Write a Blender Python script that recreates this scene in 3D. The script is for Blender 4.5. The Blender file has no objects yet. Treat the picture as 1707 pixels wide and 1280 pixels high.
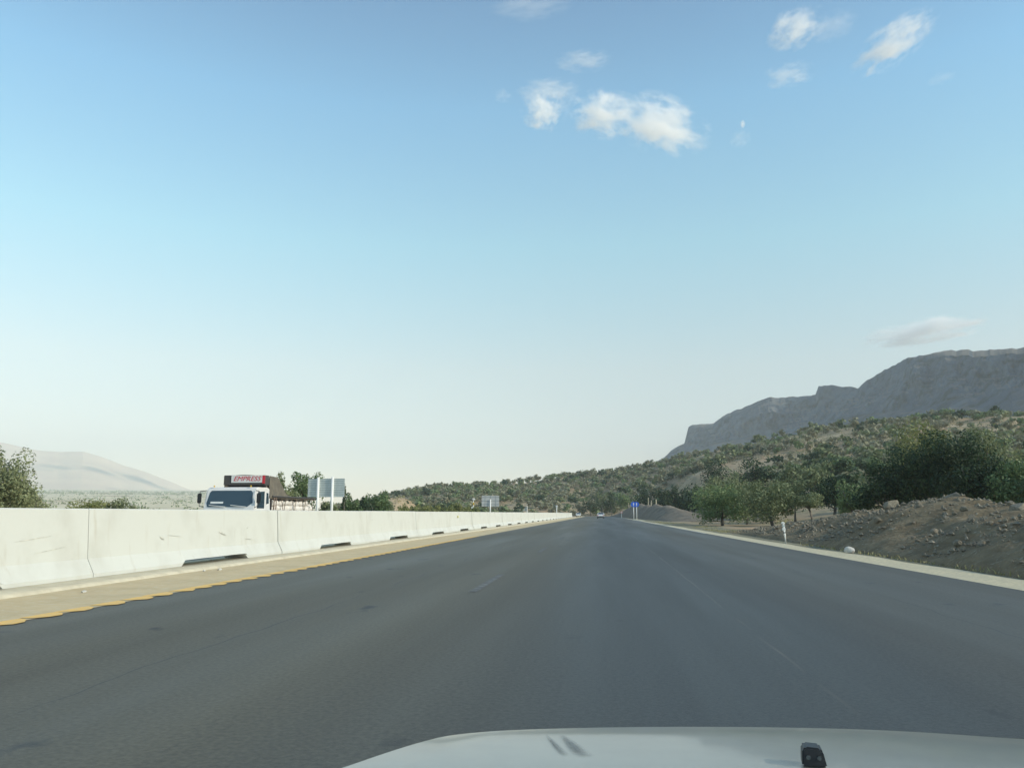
import bpy, bmesh, math, random
import numpy as np
from mathutils import Vector, Matrix

# ------------------------------------------------------------ camera, sky, sun, exposure
SC = bpy.context.scene
COL = SC.collection
FPX = 1300.0                                  # focal length in pixels of the 1707 px wide photo
PITCH = math.atan(215/FPX)
YAW = math.atan(153.5*math.cos(PITCH)/FPX)
EYE = np.array([0.0, 0.0, 1.3])
cam_d = bpy.data.cameras.new("camera")
cam_d.sensor_width = 36.0
cam_d.lens = 36.0*FPX/1707
cam_d.clip_start = 0.05
cam_d.clip_end = 60000
cam = bpy.data.objects.new("camera", cam_d)
COL.objects.link(cam)
cam.location = EYE
cam.rotation_euler = (math.pi/2+PITCH, 0, YAW)
SC.camera = cam

SUN_AZ, SUN_EL = math.radians(107), math.radians(27)     # azimuth clockwise from +Y (the road)
world = bpy.data.worlds.new("World")
SC.world = world
world.use_nodes = True
wn = world.node_tree.nodes; wl = world.node_tree.links
wn.clear()
sky = wn.new("ShaderNodeTexSky"); sky.sky_type = 'NISHITA'
sky.sun_disc = False
sky.sun_elevation = SUN_EL; sky.sun_rotation = SUN_AZ
sky.altitude = 900; sky.air_density = 1.1; sky.dust_density = .6; sky.ozone_density = 1.5
bg = wn.new("ShaderNodeBackground"); bg.inputs["Strength"].default_value = 0.15
wo = wn.new("ShaderNodeOutputWorld")
# the sky's own colour: deeper and more cyan overhead, paler towards the horizon
wg = wn.new("ShaderNodeTexCoord"); wsx = wn.new("ShaderNodeSeparateXYZ"); wl.new(wg.outputs["Generated"], wsx.inputs[0])
wr = wn.new("ShaderNodeValToRGB"); wl.new(wsx.outputs["Z"], wr.inputs[0])
_e = wr.color_ramp.elements
_e[0].position = 0.0; _e[0].color = (.63, .50, .43, 1)
_e[1].position = 1.0; _e[1].color = (.42, .58, .68, 1)
for _p, _c in ((.08, (.63, .50, .43)), (.18, (.82, .69, .53)), (.33, (.77, .95, .75)), (.48, (.66, .96, .89)), (.62, (.47, .68, .72))):
    _x = _e.new(_p); _x.color = (*_c, 1)
wm = wn.new("ShaderNodeMix"); wm.data_type = 'RGBA'; wm.blend_type = 'MULTIPLY'; wm.inputs["Factor"].default_value = 1
wl.new(sky.outputs[0], wm.inputs["A"]); wl.new(wr.outputs[0], wm.inputs["B"])
wl.new(wm.outputs["Result"], bg.inputs[0]); wl.new(bg.outputs[0], wo.inputs[0])

sd = bpy.data.lights.new("sun", 'SUN'); sd.energy = 2.2; sd.angle = math.radians(0.6)
sd.color = (1.0, 0.92, 0.77)
sun = bpy.data.objects.new("sun", sd); COL.objects.link(sun)
sdir = Vector((math.sin(SUN_AZ)*math.cos(SUN_EL), math.cos(SUN_AZ)*math.cos(SUN_EL), math.sin(SUN_EL)))
sun.rotation_euler = sdir.to_track_quat('Z', 'Y').to_euler()
sun.location = (60, 0, 60)

SC.view_settings.view_transform = 'Standard'
SC.view_settings.look = 'None'
SC.view_settings.exposure = 0.95
SC.view_settings.gamma = 1
cy = SC.cycles
cy.max_bounces = 12; cy.diffuse_bounces = 2; cy.glossy_bounces = 2; cy.transmission_bounces = 3
cy.volume_bounces = 10; cy.transparent_max_bounces = 12
cy.use_denoising = True
try: cy.denoiser = 'OPENIMAGEDENOISE'
except Exception: pass

# ------------------------------------------------------------ pixel <-> world (photo pixels, 1707 x 1280)
_F = np.array([-math.sin(YAW)*math.cos(PITCH), math.cos(YAW)*math.cos(PITCH), math.sin(PITCH)])
_R = np.array([math.cos(YAW), math.sin(YAW), 0]); _U = np.cross(_R, _F)
def ray(x, y): return _F + _R*(x-853.5)/FPX + _U*(640-y)/FPX
def ground(x, y, z=0.0):
    d = ray(x, y); return EYE + d*((z-EYE[2])/d[2])
def at_y(x, y, Y):
    d = ray(x, y); return EYE + d*(Y/d[1])
def ratio(x): d = ray(x, 854); return d[0]/d[1]
def proj_px(x, y, z):
    d = np.array([x, y, z])-EYE; w = d@_F; return 853.5+FPX*(d@_R)/w, 640-FPX*(d@_U)/w
def az_of(px): d = ray(px, 855); return math.atan2(d[0], d[1])
def tan_el(px, py): d = ray(px, py); return d[2]/math.hypot(d[0], d[1])

# ------------------------------------------------------------ noise
_rng0 = np.random.RandomState(7); _PERM = _rng0.rand(256, 256)
def vnoise(x, y):
    xi = np.floor(x).astype(int); yi = np.floor(y).astype(int)
    fx = x-xi; fy = y-yi; fx = fx*fx*(3-2*fx); fy = fy*fy*(3-2*fy)
    a = _PERM[xi & 255, yi & 255]; b = _PERM[(xi+1) & 255, yi & 255]
    c = _PERM[xi & 255, (yi+1) & 255]; d = _PERM[(xi+1) & 255, (yi+1) & 255]
    return (a*(1-fx)+b*fx)*(1-fy)+(c*(1-fx)+d*fx)*fy
def fbm(x, y, o=4):
    s = 0; a = 1; t = 0
    for i in range(o):
        s = s+a*(vnoise(x*2**i+17.3*i, y*2**i+5.1*i)-.5); t += a; a *= .5
    return s/t*2
def smooth(t): t = np.clip(t, 0, 1); return t*t*(3-2*t)

# ------------------------------------------------------------ object helpers
def mesh_obj(name, verts, faces, mat=None, parent=None, smooth_=False):
    me = bpy.data.meshes.new(name)
    me.from_pydata([tuple(v) for v in verts], [], faces); me.update()
    return link(name, me, mat, parent, smooth_)
def link(name, me, mat=None, parent=None, smooth_=False):
    if mat is not None and not me.materials:
        for m in (mat if isinstance(mat, (list, tuple)) else [mat]): me.materials.append(m)
    if smooth_: me.polygons.foreach_set("use_smooth", np.ones(len(me.polygons), bool))
    o = bpy.data.objects.new(name, me); COL.objects.link(o)
    if parent: o.parent = parent
    return o
def quads_mesh(name, V):
    """V: (n,4,3) loose quads -> mesh"""
    V = np.asarray(V, dtype=np.float32); n = len(V)
    me = bpy.data.meshes.new(name)
    me.vertices.add(n*4); me.vertices.foreach_set("co", V.reshape(-1))
    me.loops.add(n*4); me.loops.foreach_set("vertex_index", np.arange(n*4, dtype=np.int32))
    me.polygons.add(n); me.polygons.foreach_set("loop_start", np.arange(0, n*4, 4, dtype=np.int32))
    me.update(calc_edges=True)
    return me
def grid_mesh(name, P, closed=False):
    """P: (a,b,3)"""
    a, b = P.shape[:2]
    me = bpy.data.meshes.new(name)
    me.vertices.add(a*b); me.vertices.foreach_set("co", P.astype(np.float32).reshape(-1))
    i, j = np.meshgrid(np.arange(a if closed else a-1), np.arange(b-1), indexing='ij')
    i2 = (i+1) % a
    q = np.stack([i*b+j, i2*b+j, i2*b+j+1, i*b+j+1], -1).reshape(-1).astype(np.int32)
    n = len(q)//4
    me.loops.add(n*4); me.loops.foreach_set("vertex_index", q)
    me.polygons.add(n); me.polygons.foreach_set("loop_start", np.arange(0, n*4, 4, dtype=np.int32))
    me.update(calc_edges=True)
    me.polygons.foreach_set("use_smooth", np.ones(n, bool))
    return me
def tag(o, label=None, cat=None, group=None, kind=None):
    if label: o["label"] = label
    if cat: o["category"] = cat
    if group: o["group"] = group
    if kind: o["kind"] = kind
    return o
def empty(name, loc, rz=0):
    o = bpy.data.objects.new(name, None); COL.objects.link(o); o.location = tuple(loc); o.rotation_euler.z = rz
    o.empty_display_size = .2
    return o
def copy_tree(o, parent=None):
    c = o.copy(); COL.objects.link(c)
    if parent: c.parent = parent
    for ch in list(o.children): copy_tree(ch, c)
    return c

class MB:
    def __init__(s): s.bm = bmesh.new()
    def box(s, c, d, bevel=0, rot=None, taper=None):
        vs = bmesh.ops.create_cube(s.bm, size=1)["verts"]
        for v in vs:
            x, y, z = v.co
            if taper and z > 0: x *= taper[0]; y *= taper[1]
            v.co = Vector((x*d[0], y*d[1], z*d[2]))
        if rot is not None: bmesh.ops.rotate(s.bm, verts=vs, cent=(0, 0, 0), matrix=rot)
        bmesh.ops.translate(s.bm, verts=vs, vec=Vector(c))
        if bevel:
            es = list({e for v in vs for e in v.link_edges})
            bmesh.ops.bevel(s.bm, geom=es, offset=bevel, segments=2, affect='EDGES', clamp_overlap=True)
        return s
    def tube(s, pts, rad, n=8, cap=True):
        pts = [Vector(p) for p in pts]
        if not isinstance(rad, (list, tuple)): rad = [rad]*len(pts)
        rings = []
        for i, p in enumerate(pts):
            d = (pts[min(i+1, len(pts)-1)]-pts[max(i-1, 0)]).normalized()
            a = d.cross(Vector((0, 0, 1)))
            if a.length < .05: a = d.cross(Vector((0, 1, 0)))
            a.normalize(); b = d.cross(a)
            rings.append([s.bm.verts.new(p+(a*math.cos(t)+b*math.sin(t))*rad[i]) for t in (2*math.pi*k/n for k in range(n))])
        for r0, r1 in zip(rings, rings[1:]):
            for k in range(n): s.bm.faces.new((r0[k], r0[(k+1) % n], r1[(k+1) % n], r1[k]))
        if cap:
            s.bm.faces.new(rings[0][::-1]); s.bm.faces.new(rings[-1])
        return s
    def prism(s, outline, axis, a, b):
        """outline: list of 2D points; extruded along axis from a to b"""
        def P(p, t):
            return {'x': (t, p[0], p[1]), 'y': (p[0], t, p[1]), 'z': (p[0], p[1], t)}[axis]
        A = [s.bm.verts.new(P(p, a)) for p in outline]; B = [s.bm.verts.new(P(p, b)) for p in outline]
        n = len(outline)
        s.bm.faces.new(A[::-1]); s.bm.faces.new(B)
        for k in range(n): s.bm.faces.new((A[k], A[(k+1) % n], B[(k+1) % n], B[k]))
        return s
    def build(s, name, mat, parent=None, smooth_=False):
        bmesh.ops.recalc_face_normals(s.bm, faces=s.bm.faces)
        me = bpy.data.meshes.new(name); s.bm.to_mesh(me); s.bm.free()
        return link(name, me, mat, parent, smooth_)

# ------------------------------------------------------------ materials
def mat(name, base, rough=.8, metal=0, spec=.5, noise=None, bump=None, noise2=None, coat=0):
    """noise=(scale, colour2, lo, hi[, stretch xyz]); bump=(scale, strength, distance)"""
    m = bpy.data.materials.new(name); m.use_nodes = True
    nt = m.node_tree; N = nt.nodes; L = nt.links
    b = N["Principled BSDF"]
    b.inputs["Base Color"].default_value = (*base, 1); b.inputs["Roughness"].default_value = rough
    b.inputs["Metallic"].default_value = metal; b.inputs["Specular IOR Level"].default_value = spec
    if coat: b.inputs["Coat Weight"].default_value = coat; b.inputs["Coat Roughness"].default_value = .08
    tc = N.new("ShaderNodeTexCoord")
    col = None
    for k, nz in enumerate([noise, noise2]):
        if not nz: continue
        mp = N.new("ShaderNodeMapping"); L.new(tc.outputs["Object"], mp.inputs[0])
        if len(nz) > 4: mp.inputs["Scale"].default_value = nz[4]
        t = N.new("ShaderNodeTexNoise"); t.inputs["Scale"].default_value = nz[0]; t.inputs["Detail"].default_value = 6
        t.inputs["Roughness"].default_value = .6
        L.new(mp.outputs[0], t.inputs["Vector"])
        r = N.new("ShaderNodeMapRange"); r.inputs["From Min"].default_value = nz[2]; r.inputs["From Max"].default_value = nz[3]
        L.new(t.outputs["Fac"], r.inputs["Value"])
        mx = N.new("ShaderNodeMix"); mx.data_type = 'RGBA'
        L.new(r.outputs[0], mx.inputs["Factor"])
        if col is None: mx.inputs["A"].default_value = (*base, 1)
        else: L.new(col, mx.inputs["A"])
        mx.inputs["B"].default_value = (*nz[1], 1)
        col = mx.outputs["Result"]
    if col is not None: L.new(col, b.inputs["Base Color"])
    if bump:
        t = N.new("ShaderNodeTexNoise"); t.inputs["Scale"].default_value = bump[0]; t.inputs["Detail"].default_value = 8
        L.new(tc.outputs["Object"], t.inputs["Vector"])
        bp = N.new("ShaderNodeBump"); bp.inputs["Strength"].default_value = bump[1]; bp.inputs["Distance"].default_value = bump[2]
        L.new(t.outputs["Fac"], bp.inputs["Height"]); L.new(bp.outputs[0], b.inputs["Normal"])
    return m

def leaf_mat(name, c1, c2, c3=None):
    m = bpy.data.materials.new(name); m.use_nodes = True
    N = m.node_tree.nodes; L = m.node_tree.links; b = N["Principled BSDF"]
    b.inputs["Roughness"].default_value = .6; b.inputs["Specular IOR Level"].default_value = .35
    tc = N.new("ShaderNodeTexCoord")
    t = N.new("ShaderNodeTexNoise"); t.inputs["Scale"].default_value = .8; t.inputs["Detail"].default_value = 5
    L.new(tc.outputs["Object"], t.inputs["Vector"])
    geo = N.new("ShaderNodeNewGeometry")
    oi = N.new("ShaderNodeObjectInfo")
    ad = N.new("ShaderNodeMath"); ad.operation = 'MULTIPLY_ADD'; ad.inputs[1].default_value = .5
    L.new(geo.outputs["Random Per Island"], ad.inputs[0]); L.new(t.outputs["Fac"], ad.inputs[2])
    ad2 = N.new("ShaderNodeMath"); ad2.operation = 'MULTIPLY_ADD'; ad2.inputs[1].default_value = .35
    L.new(oi.outputs["Random"], ad2.inputs[0]); L.new(ad.outputs[0], ad2.inputs[2])
    r = N.new("ShaderNodeValToRGB")
    e = r.color_ramp.elements; e[0].position = .45; e[0].color = (*c1, 1); e[1].position = 1.2 if False else 1.0; e[1].color = (*(c3 or c2), 1)
    if c3: x = e.new(.75); x.color = (*c2, 1)
    L.new(ad2.outputs[0], r.inputs[0]); L.new(r.outputs[0], b.inputs["Base Color"])
    tr = N.new("ShaderNodeBsdfTranslucent"); L.new(r.outputs[0], tr.inputs[0])
    mx = N.new("ShaderNodeMixShader"); mx.inputs[0].default_value = .25
    L.new(b.outputs[0], mx.inputs[1]); L.new(tr.outputs[0], mx.inputs[2])
    L.new(mx.outputs[0], N["Material Output"].inputs[0])
    return m

M = {}
M['bark'] = mat('bark', (.10, .085, .07), .9, noise=(6, (.17, .15, .125), .35, .65, (1, 1, .3)), bump=(14, .6, .03))
M['leaf_dark'] = leaf_mat('leaf_dark', (.014, .034, .019), (.028, .058, .026), (.055, .09, .035))
M['leaf_green'] = leaf_mat('leaf_green', (.06, .105, .045), (.11, .175, .07), (.18, .24, .10))
M['leaf_olive'] = leaf_mat('leaf_olive', (.085, .115, .055), (.14, .175, .08), (.22, .25, .12))
M['leaf_yellow'] = leaf_mat('leaf_yellow', (.10, .13, .045), (.16, .19, .06), (.24, .25, .09))
M['leaf_dusty'] = leaf_mat('leaf_dusty', (.14, .17, .08), (.21, .24, .115), (.30, .32, .17))
M['concrete'] = mat('barrier_concrete', (.57, .575, .525), .85, spec=.3, noise=(.9, (.49, .485, .43), .50, .80), noise2=(3.2, (.46, .43, .35), .60, .82, (1, 1.5, .22)), bump=(9, .25, .01))
M['kerb'] = mat('kerb_concrete', (.68, .60, .43), .9, spec=.3, noise=(2.5, (.54, .47, .33), .42, .68), bump=(20, .4, .01))
M['apron'] = mat('apron_concrete', (.64, .50, .29), .9, spec=.3, noise=(1.2, (.54, .42, .24), .4, .7), noise2=(7, (.66, .58, .41), .5, .8), bump=(30, .4, .008))
M['white_paint'] = mat('white_paint', (.78, .78, .74), .45)
M['galv'] = mat('galvanised_metal', (.62, .68, .66), .5, metal=.35, noise=(3, (.54, .60, .58), .4, .6))
M['galv_dark'] = mat('sign_rib_metal', (.26, .30, .30), .5, metal=.3)
M['blue_sign'] = mat('blue_sign_face', (.02, .12, .62), .4)
M['red'] = mat('red_paint', (.62, .03, .05), .4)
M['black'] = mat('black_plastic', (.022, .024, .027), .45)
M['rubber'] = mat('tyre_rubber', (.02, .02, .02), .9)
M['glass'] = mat('dark_window_glass', (.035, .06, .08), .08, spec=.8)
M['car_white'] = mat('white_car_paint', (.78, .79, .78), .3, coat=.5)
M['truck_white'] = mat('truck_white_paint', (.78, .76, .72), .35, coat=.3, noise=(2, (.70, .67, .61), .5, .8))
M['brown_tarp'] = mat('brown_tarpaulin', (.13, .115, .09), .9, noise=(2.5, (.19, .165, .125), .4, .65), bump=(4, .6, .08))
M['dark_steel'] = mat('dark_steel_frame', (.07, .065, .06), .7)
M['sack'] = mat('white_sack_cloth', (.74, .70, .64), .9, noise=(5, (.62, .56, .50), .45, .7), bump=(9, .5, .03))
M['rope'] = mat('rope', (.17, .13, .10), .9)
M['hood'] = mat('silver_white_car_paint', (.27, .275, .245), .32, metal=.2, coat=.6, noise=(3.5, (.33, .33, .29), .42, .66), bump=(3, .02, .01))
M['yellow'] = mat('yellow_road_paint', (.88, .54, .15), .7, noise=(11, (.70, .50, .24), .52, .7))
M['rock'] = mat('grey_rock', (.17, .15, .11), .95, noise=(3, (.27, .24, .18), .4, .65), bump=(8, .8, .04))
M['white_stone'] = mat('white_stone', (.62, .60, .54), .9, noise=(6, (.45, .42, .35), .5, .7), bump=(12, .9, .03))
M['shadow_mark'] = mat('painted_shadow', (.17, .18, .175), .5, noise=(45, (.27, .275, .245), .4, .65))  # painted shade for the slanting marks on the bonnet
_n = M['shadow_mark'].node_tree.nodes; _l = M['shadow_mark'].node_tree.links
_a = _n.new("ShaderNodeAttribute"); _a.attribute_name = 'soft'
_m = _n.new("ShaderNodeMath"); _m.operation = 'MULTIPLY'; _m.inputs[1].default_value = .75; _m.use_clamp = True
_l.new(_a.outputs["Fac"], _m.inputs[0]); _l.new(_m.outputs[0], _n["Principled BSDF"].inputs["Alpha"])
M['amber'] = mat('amber_reflector', (.65, .42, .05), .3)
M['leaf_hill'] = leaf_mat('leaf_hill', (.13, .14, .085), (.19, .195, .12), (.28, .27, .17))
M['dry_grass'] = leaf_mat('dry_grass', (.20, .19, .08), (.30, .27, .12), (.36, .33, .17))

def terrain_mat():
    m = mat('dry_hill_soil', (.24, .195, .13), .95, spec=.2)
    N = m.node_tree.nodes; L = m.node_tree.links; b = N["Principled BSDF"]
    geo = N.new("ShaderNodeNewGeometry")
    def nz(scale, lo, hi, detail=6):
        t = N.new("ShaderNodeTexNoise"); t.inputs["Scale"].default_value = scale; t.inputs["Detail"].default_value = detail
        L.new(geo.outputs["Position"], t.inputs["Vector"])
        r = N.new("ShaderNodeMapRange"); r.inputs["From Min"].default_value = lo; r.inputs["From Max"].default_value = hi
        L.new(t.outputs["Fac"], r.inputs["Value"]); return r.outputs[0]
    def mix(f, a, bcol):
        x = N.new("ShaderNodeMix"); x.data_type = 'RGBA'; L.new(f, x.inputs["Factor"])
        if isinstance(a, tuple): x.inputs["A"].default_value = (*a, 1)
        else: L.new(a, x.inputs["A"])
        x.inputs["B"].default_value = (*bcol, 1); return x.outputs["Result"]
    c = mix(nz(.02, .4, .6), (.34, .265, .165), (.44, .295, .175))
    c = mix(nz(.07, .5, .68), c, (.47, .37, .24))
    c = mix(nz(.25, .52, .70), c, (.19, .19, .10))
    c = mix(nz(1.7, .55, .75), c, (.17, .15, .10))
    # pale plain to the left: haze painted into the soil colour
    sp = N.new("ShaderNodeSeparateXYZ"); L.new(geo.outputs["Position"], sp.inputs[0])
    fr_ = N.new("ShaderNodeMapRange"); fr_.inputs["From Min"].default_value = -110; fr_.inputs["From Max"].default_value = -230; L.new(sp.outputs["X"], fr_.inputs["Value"])
    fm = N.new("ShaderNodeMath"); fm.operation = 'MULTIPLY'; L.new(fr_.outputs[0], fm.inputs[0]); L.new(nz(.004, .3, .5), fm.inputs[1])
    c = mix(fm.outputs[0], c, (.66, .57, .39))
    L.new(c, b.inputs["Base Color"])
    t = N.new("ShaderNodeTexNoise"); t.inputs["Scale"].default_value = .8; t.inputs["Detail"].default_value = 10
    L.new(geo.outputs["Position"], t.inputs["Vector"])
    bp = N.new("ShaderNodeBump"); bp.inputs["Strength"].default_value = .6; bp.inputs["Distance"].default_value = .4
    L.new(t.outputs["Fac"], bp.inputs["Height"]); L.new(bp.outputs[0], b.inputs["Normal"])
    return m
M['terrain'] = terrain_mat()
M['gravel'] = mat('shoulder_gravel', (.66, .57, .38), .95, spec=.2, noise=(9, (.48, .43, .30), .42, .62), noise2=(.7, (.54, .48, .34), .45, .7), bump=(45, .8, .02))
M['verge'] = mat('verge_soil', (.24, .215, .14), .95, spec=.2, noise=(.45, (.23, .215, .14), .45, .6), noise2=(5, (.11, .105, .085), .5, .7), bump=(12, .8, .05))
M['rubble'] = mat('rubble_soil', (.175, .132, .078), .95, spec=.2, noise=(1.3, (.24, .185, .11), .42, .62), noise2=(7, (.36, .32, .24), .58, .72), bump=(7, 1, .08))

def asphalt():
    m = mat('asphalt', (.09, .09, .088), .62, spec=.5)
    N = m.node_tree.nodes; L = m.node_tree.links; b = N["Principled BSDF"]
    tc = N.new("ShaderNodeTexCoord")
    def nz(scale, st, lo, hi, det=6):
        mp = N.new("ShaderNodeMapping"); mp.inputs["Scale"].default_value = st; L.new(tc.outputs["Object"], mp.inputs[0])
        t = N.new("ShaderNodeTexNoise"); t.inputs["Scale"].default_value = scale; t.inputs["Detail"].default_value = det
        L.new(mp.outputs[0], t.inputs["Vector"])
        r = N.new("ShaderNodeMapRange"); r.inputs["From Min"].default_value = lo; r.inputs["From Max"].default_value = hi
        L.new(t.outputs["Fac"], r.inputs["Value"]); return r.outputs[0]
    def mix(f, a, bcol):
        x = N.new("ShaderNodeMix"); x.data_type = 'RGBA'; L.new(f, x.inputs["Factor"])
        if isinstance(a, tuple): x.inputs["A"].default_value = (*a, 1)
        else: L.new(a, x.inputs["A"])
        x.inputs["B"].default_value = (*bcol, 1); return x.outputs["Result"]
    c = mix(nz(1.0, (.55, .02, 1), .35, .65), (.060, .057, .048), (.078, .075, .064))     # wheel-track streaks
    # warm-to-blue tint of the view painted into asphalt: warmer left, darker middle strip
    sp = N.new("ShaderNodeSeparateXYZ"); L.new(tc.outputs["Object"], sp.inputs[0])
    def band(x0, x1):
        r = N.new("ShaderNodeMapRange"); r.interpolation_type = 'SMOOTHSTEP'
        r.inputs["From Min"].default_value = x0; r.inputs["From Max"].default_value = x1
        L.new(sp.outputs["X"], r.inputs["Value"]); return r.outputs[0]
    x1 = N.new("ShaderNodeMix"); x1.data_type = 'RGBA'; L.new(band(-2.8, .5), x1.inputs["Factor"]); x1.inputs["A"].default_value = (.098, .088, .060, 1); x1.inputs["B"].default_value = (.050, .054, .052, 1)
    x2 = N.new("ShaderNodeMix"); x2.data_type = 'RGBA'; L.new(band(1.6, 4.6), x2.inputs["Factor"]); L.new(x1.outputs["Result"], x2.inputs["A"]); x2.inputs["B"].default_value = (.078, .074, .060, 1)
    x3 = N.new("ShaderNodeMix"); x3.data_type = 'RGBA'; x3.blend_type = 'MULTIPLY'; x3.inputs["Factor"].default_value = 1; L.new(x2.outputs["Result"], x3.inputs["A"])
    L.new(mix(nz(1.0, (.9, .02, 1), .32, .68), (.86, .86, .86), (1.12, 1.12, 1.10)), x3.inputs["B"]); c = x3.outputs["Result"]
    x4 = N.new("ShaderNodeMix"); x4.data_type = 'RGBA'; x4.blend_type = 'MULTIPLY'; x4.inputs["Factor"].default_value = 1; L.new(c, x4.inputs["A"])
    L.new(mix(nz(26, (1, 1, 1), .3, .7, 5), (.72, .72, .72), (1.3, 1.3, 1.28)), x4.inputs["B"]); c = x4.outputs["Result"]
    # paving joint and a few long hairline cracks
    wv = N.new("ShaderNodeTexNoise"); wv.inputs["Scale"].default_value = .5; L.new(tc.outputs["Object"], wv.inputs["Vector"])
    for x0, w_, cc, am in ((1.62, .022, (.11, .105, .09), .10), (-3.9, .012, (.03, .03, .03), .5), (4.4, .012, (.035, .035, .033), .6)):
        a1 = N.new("ShaderNodeMath"); a1.operation = 'MULTIPLY_ADD'; a1.inputs[1].default_value = am; L.new(wv.outputs["Fac"], a1.inputs[0]); L.new(sp.outputs["X"], a1.inputs[2])
        a2 = N.new("ShaderNodeMath"); a2.operation = 'SUBTRACT'; L.new(a1.outputs[0], a2.inputs[0]); a2.inputs[1].default_value = x0+am*.5
        a3 = N.new("ShaderNodeMath"); a3.operation = 'ABSOLUTE'; L.new(a2.outputs[0], a3.inputs[0])
        a4 = N.new("ShaderNodeMapRange"); L.new(a3.outputs[0], a4.inputs["Value"]); a4.inputs["From Min"].default_value = w_; a4.inputs["From Max"].default_value = w_*.4
        a5 = N.new("ShaderNodeMath"); a5.operation = 'MULTIPLY'; L.new(a4.outputs[0], a5.inputs[0]); L.new(nz(.35, (1, 1, 1), .42, .55, 3), a5.inputs[1])
        c = mix(a5.outputs[0], c, cc)
    c = mix(nz(60, (1, 1, 1), .52, .8, 3), c, (.095, .09, .078))                         # aggregate
    c = mix(nz(1.3, (1, .6, 1), .66, .72), c, (.032, .032, .03))                       # small oil spots
    L.new(c, b.inputs["Base Color"])
    rr = N.new("ShaderNodeMapRange"); rr.inputs["To Min"].default_value = .5; rr.inputs["To Max"].default_value = .75
    L.new(nz(1.0, (.5, .03, 1), .3, .7), rr.inputs["Value"]); L.new(rr.outputs[0], b.inputs["Roughness"])
    t = N.new("ShaderNodeTexNoise"); t.inputs["Scale"].default_value = 70; t.inputs["Detail"].default_value = 4
    L.new(tc.outputs["Object"], t.inputs["Vector"])
    bp = N.new("ShaderNodeBump"); bp.inputs["Strength"].default_value = .5; bp.inputs["Distance"].default_value = .006
    L.new(t.outputs["Fac"], bp.inputs["Height"]); L.new(bp.outputs[0], b.inputs["Normal"])
    return m
M['asphalt'] = asphalt()
M['worn_paint'] = mat('worn_white_road_paint', (.165, .165, .155), .8, noise=(7, (.085, .083, .075), .42, .58))

# ------------------------------------------------------------ road edges
_YR = np.array([-30, 0, 14, 25, 34, 126, 200, 300, 420]); _XR = np.array([7.2, 7.15, 7.08, 6.85, 6.72, 5.96, 5.3, 4.6, 4.0])
def xr(y): return np.interp(y, _YR, _XR)
def bend(y): return -np.clip(np.asarray(y)-290, 0, None)**2*0.0012
XL = -7.08; XW = -9.95

# ------------------------------------------------------------ terrain height
PXA = [-900, 400, 560, 640, 700, 830, 950, 1000, 1040, 1110, 1200, 1350, 1480, 1590, 1707, 2100, 2700]
_AZA = np.array([az_of(p) if p < 2300 and p > -500 else (-1.2 if p < 0 else 1.2) for p in PXA])
_RIDY = [856, 853, 848, 826, 815, 804, 792, 788, 783, 771, 748, 716, 699, 692, 688, 680, 680]
_TE = np.array([max(tan_el(min(max(p, -400), 2100), y), 0) for p, y in zip(PXA, _RIDY)])
_RF = np.array([260, 260, 260, 250, 250, 280, 310, 320, 240, 120, 70, 60, 58, 55, 52, 50, 50.])
_RA = np.array([520, 520, 520, 520, 540, 560, 580, 580, 570, 540, 480, 450, 440, 430, 420, 420, 420.])
def hill(x, y):
    r = np.hypot(x, y); a = np.arctan2(x, y)
    te = np.interp(a, _AZA, _TE); rf = np.interp(a, _AZA, _RF); ra = np.interp(a, _AZA, _RA)
    zr = te*ra*np.where(np.abs(a) > 1.5, 0, 1)
    t = np.clip((r-rf)/(ra-rf), 0, 1)
    up = t**1.65
    over = np.clip((r-ra)/400, 0, 1)
    return zr*up*(1-.45*smooth(over))
def Z(x, y):
    x = np.asarray(x, float); y = np.asarray(y, float)
    r = np.hypot(x, y); a = np.arctan2(x, y)
    z = hill(x, y)
    # the open plain on the left climbs slowly to the foot of the far range
    left = smooth((az_of(600)-a)/.18)*(np.abs(a) < 1.5)
    z = z + left*np.clip((r-350)/2650, 0, 1.6)**1.15*72
    k = np.clip((r-60)/200, 0, 1)
    z = z + fbm(x*.02, y*.02, 4)*2.2*k*np.clip(z/6, 0, 1) + fbm(x*.09, y*.09, 3)*.5*k*np.clip(z/4, 0, 1)
    # terraces on the near right slope
    # shallow verge beside both roads
    flat = np.maximum(smooth((x-15)/25), smooth((-x-30)/30))
    flat = np.maximum(flat, smooth((y-330)/60))
    z = z*flat
    rough = np.maximum(smooth((x-9)/4), smooth((-x-26)/5))
    z = z - .06 + rough*(fbm(x*.25, y*.25, 3)*.16+.04)*(r < 400)
    # tan earth bank beyond the opposite carriageway
    bx, by = -52.5, 195.
    z = z + 5.2*np.exp(-(((x-bx)/6)**2+((y-by)/16)**2)**1.5)
    return z

def build_ground():
    az = np.concatenate([np.linspace(-math.pi, -.85, 36, endpoint=False), np.linspace(-.85, .62, 640, endpoint=False), np.linspace(.62, math.pi, 40, endpoint=False)])
    rr = np.concatenate([[0.01], np.geomspace(2.5, 7000, 250)])
    A, Rr = np.meshgrid(az, rr, indexing='ij')
    X = np.sin(A)*Rr; Y = np.cos(A)*Rr
    P = np.stack([X, Y, Z(X, Y)], -1)
    me = grid_mesh('ground', P[::-1], closed=True)
    tag(link('ground', me, M['terrain']), kind='structure')
build_ground()

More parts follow.
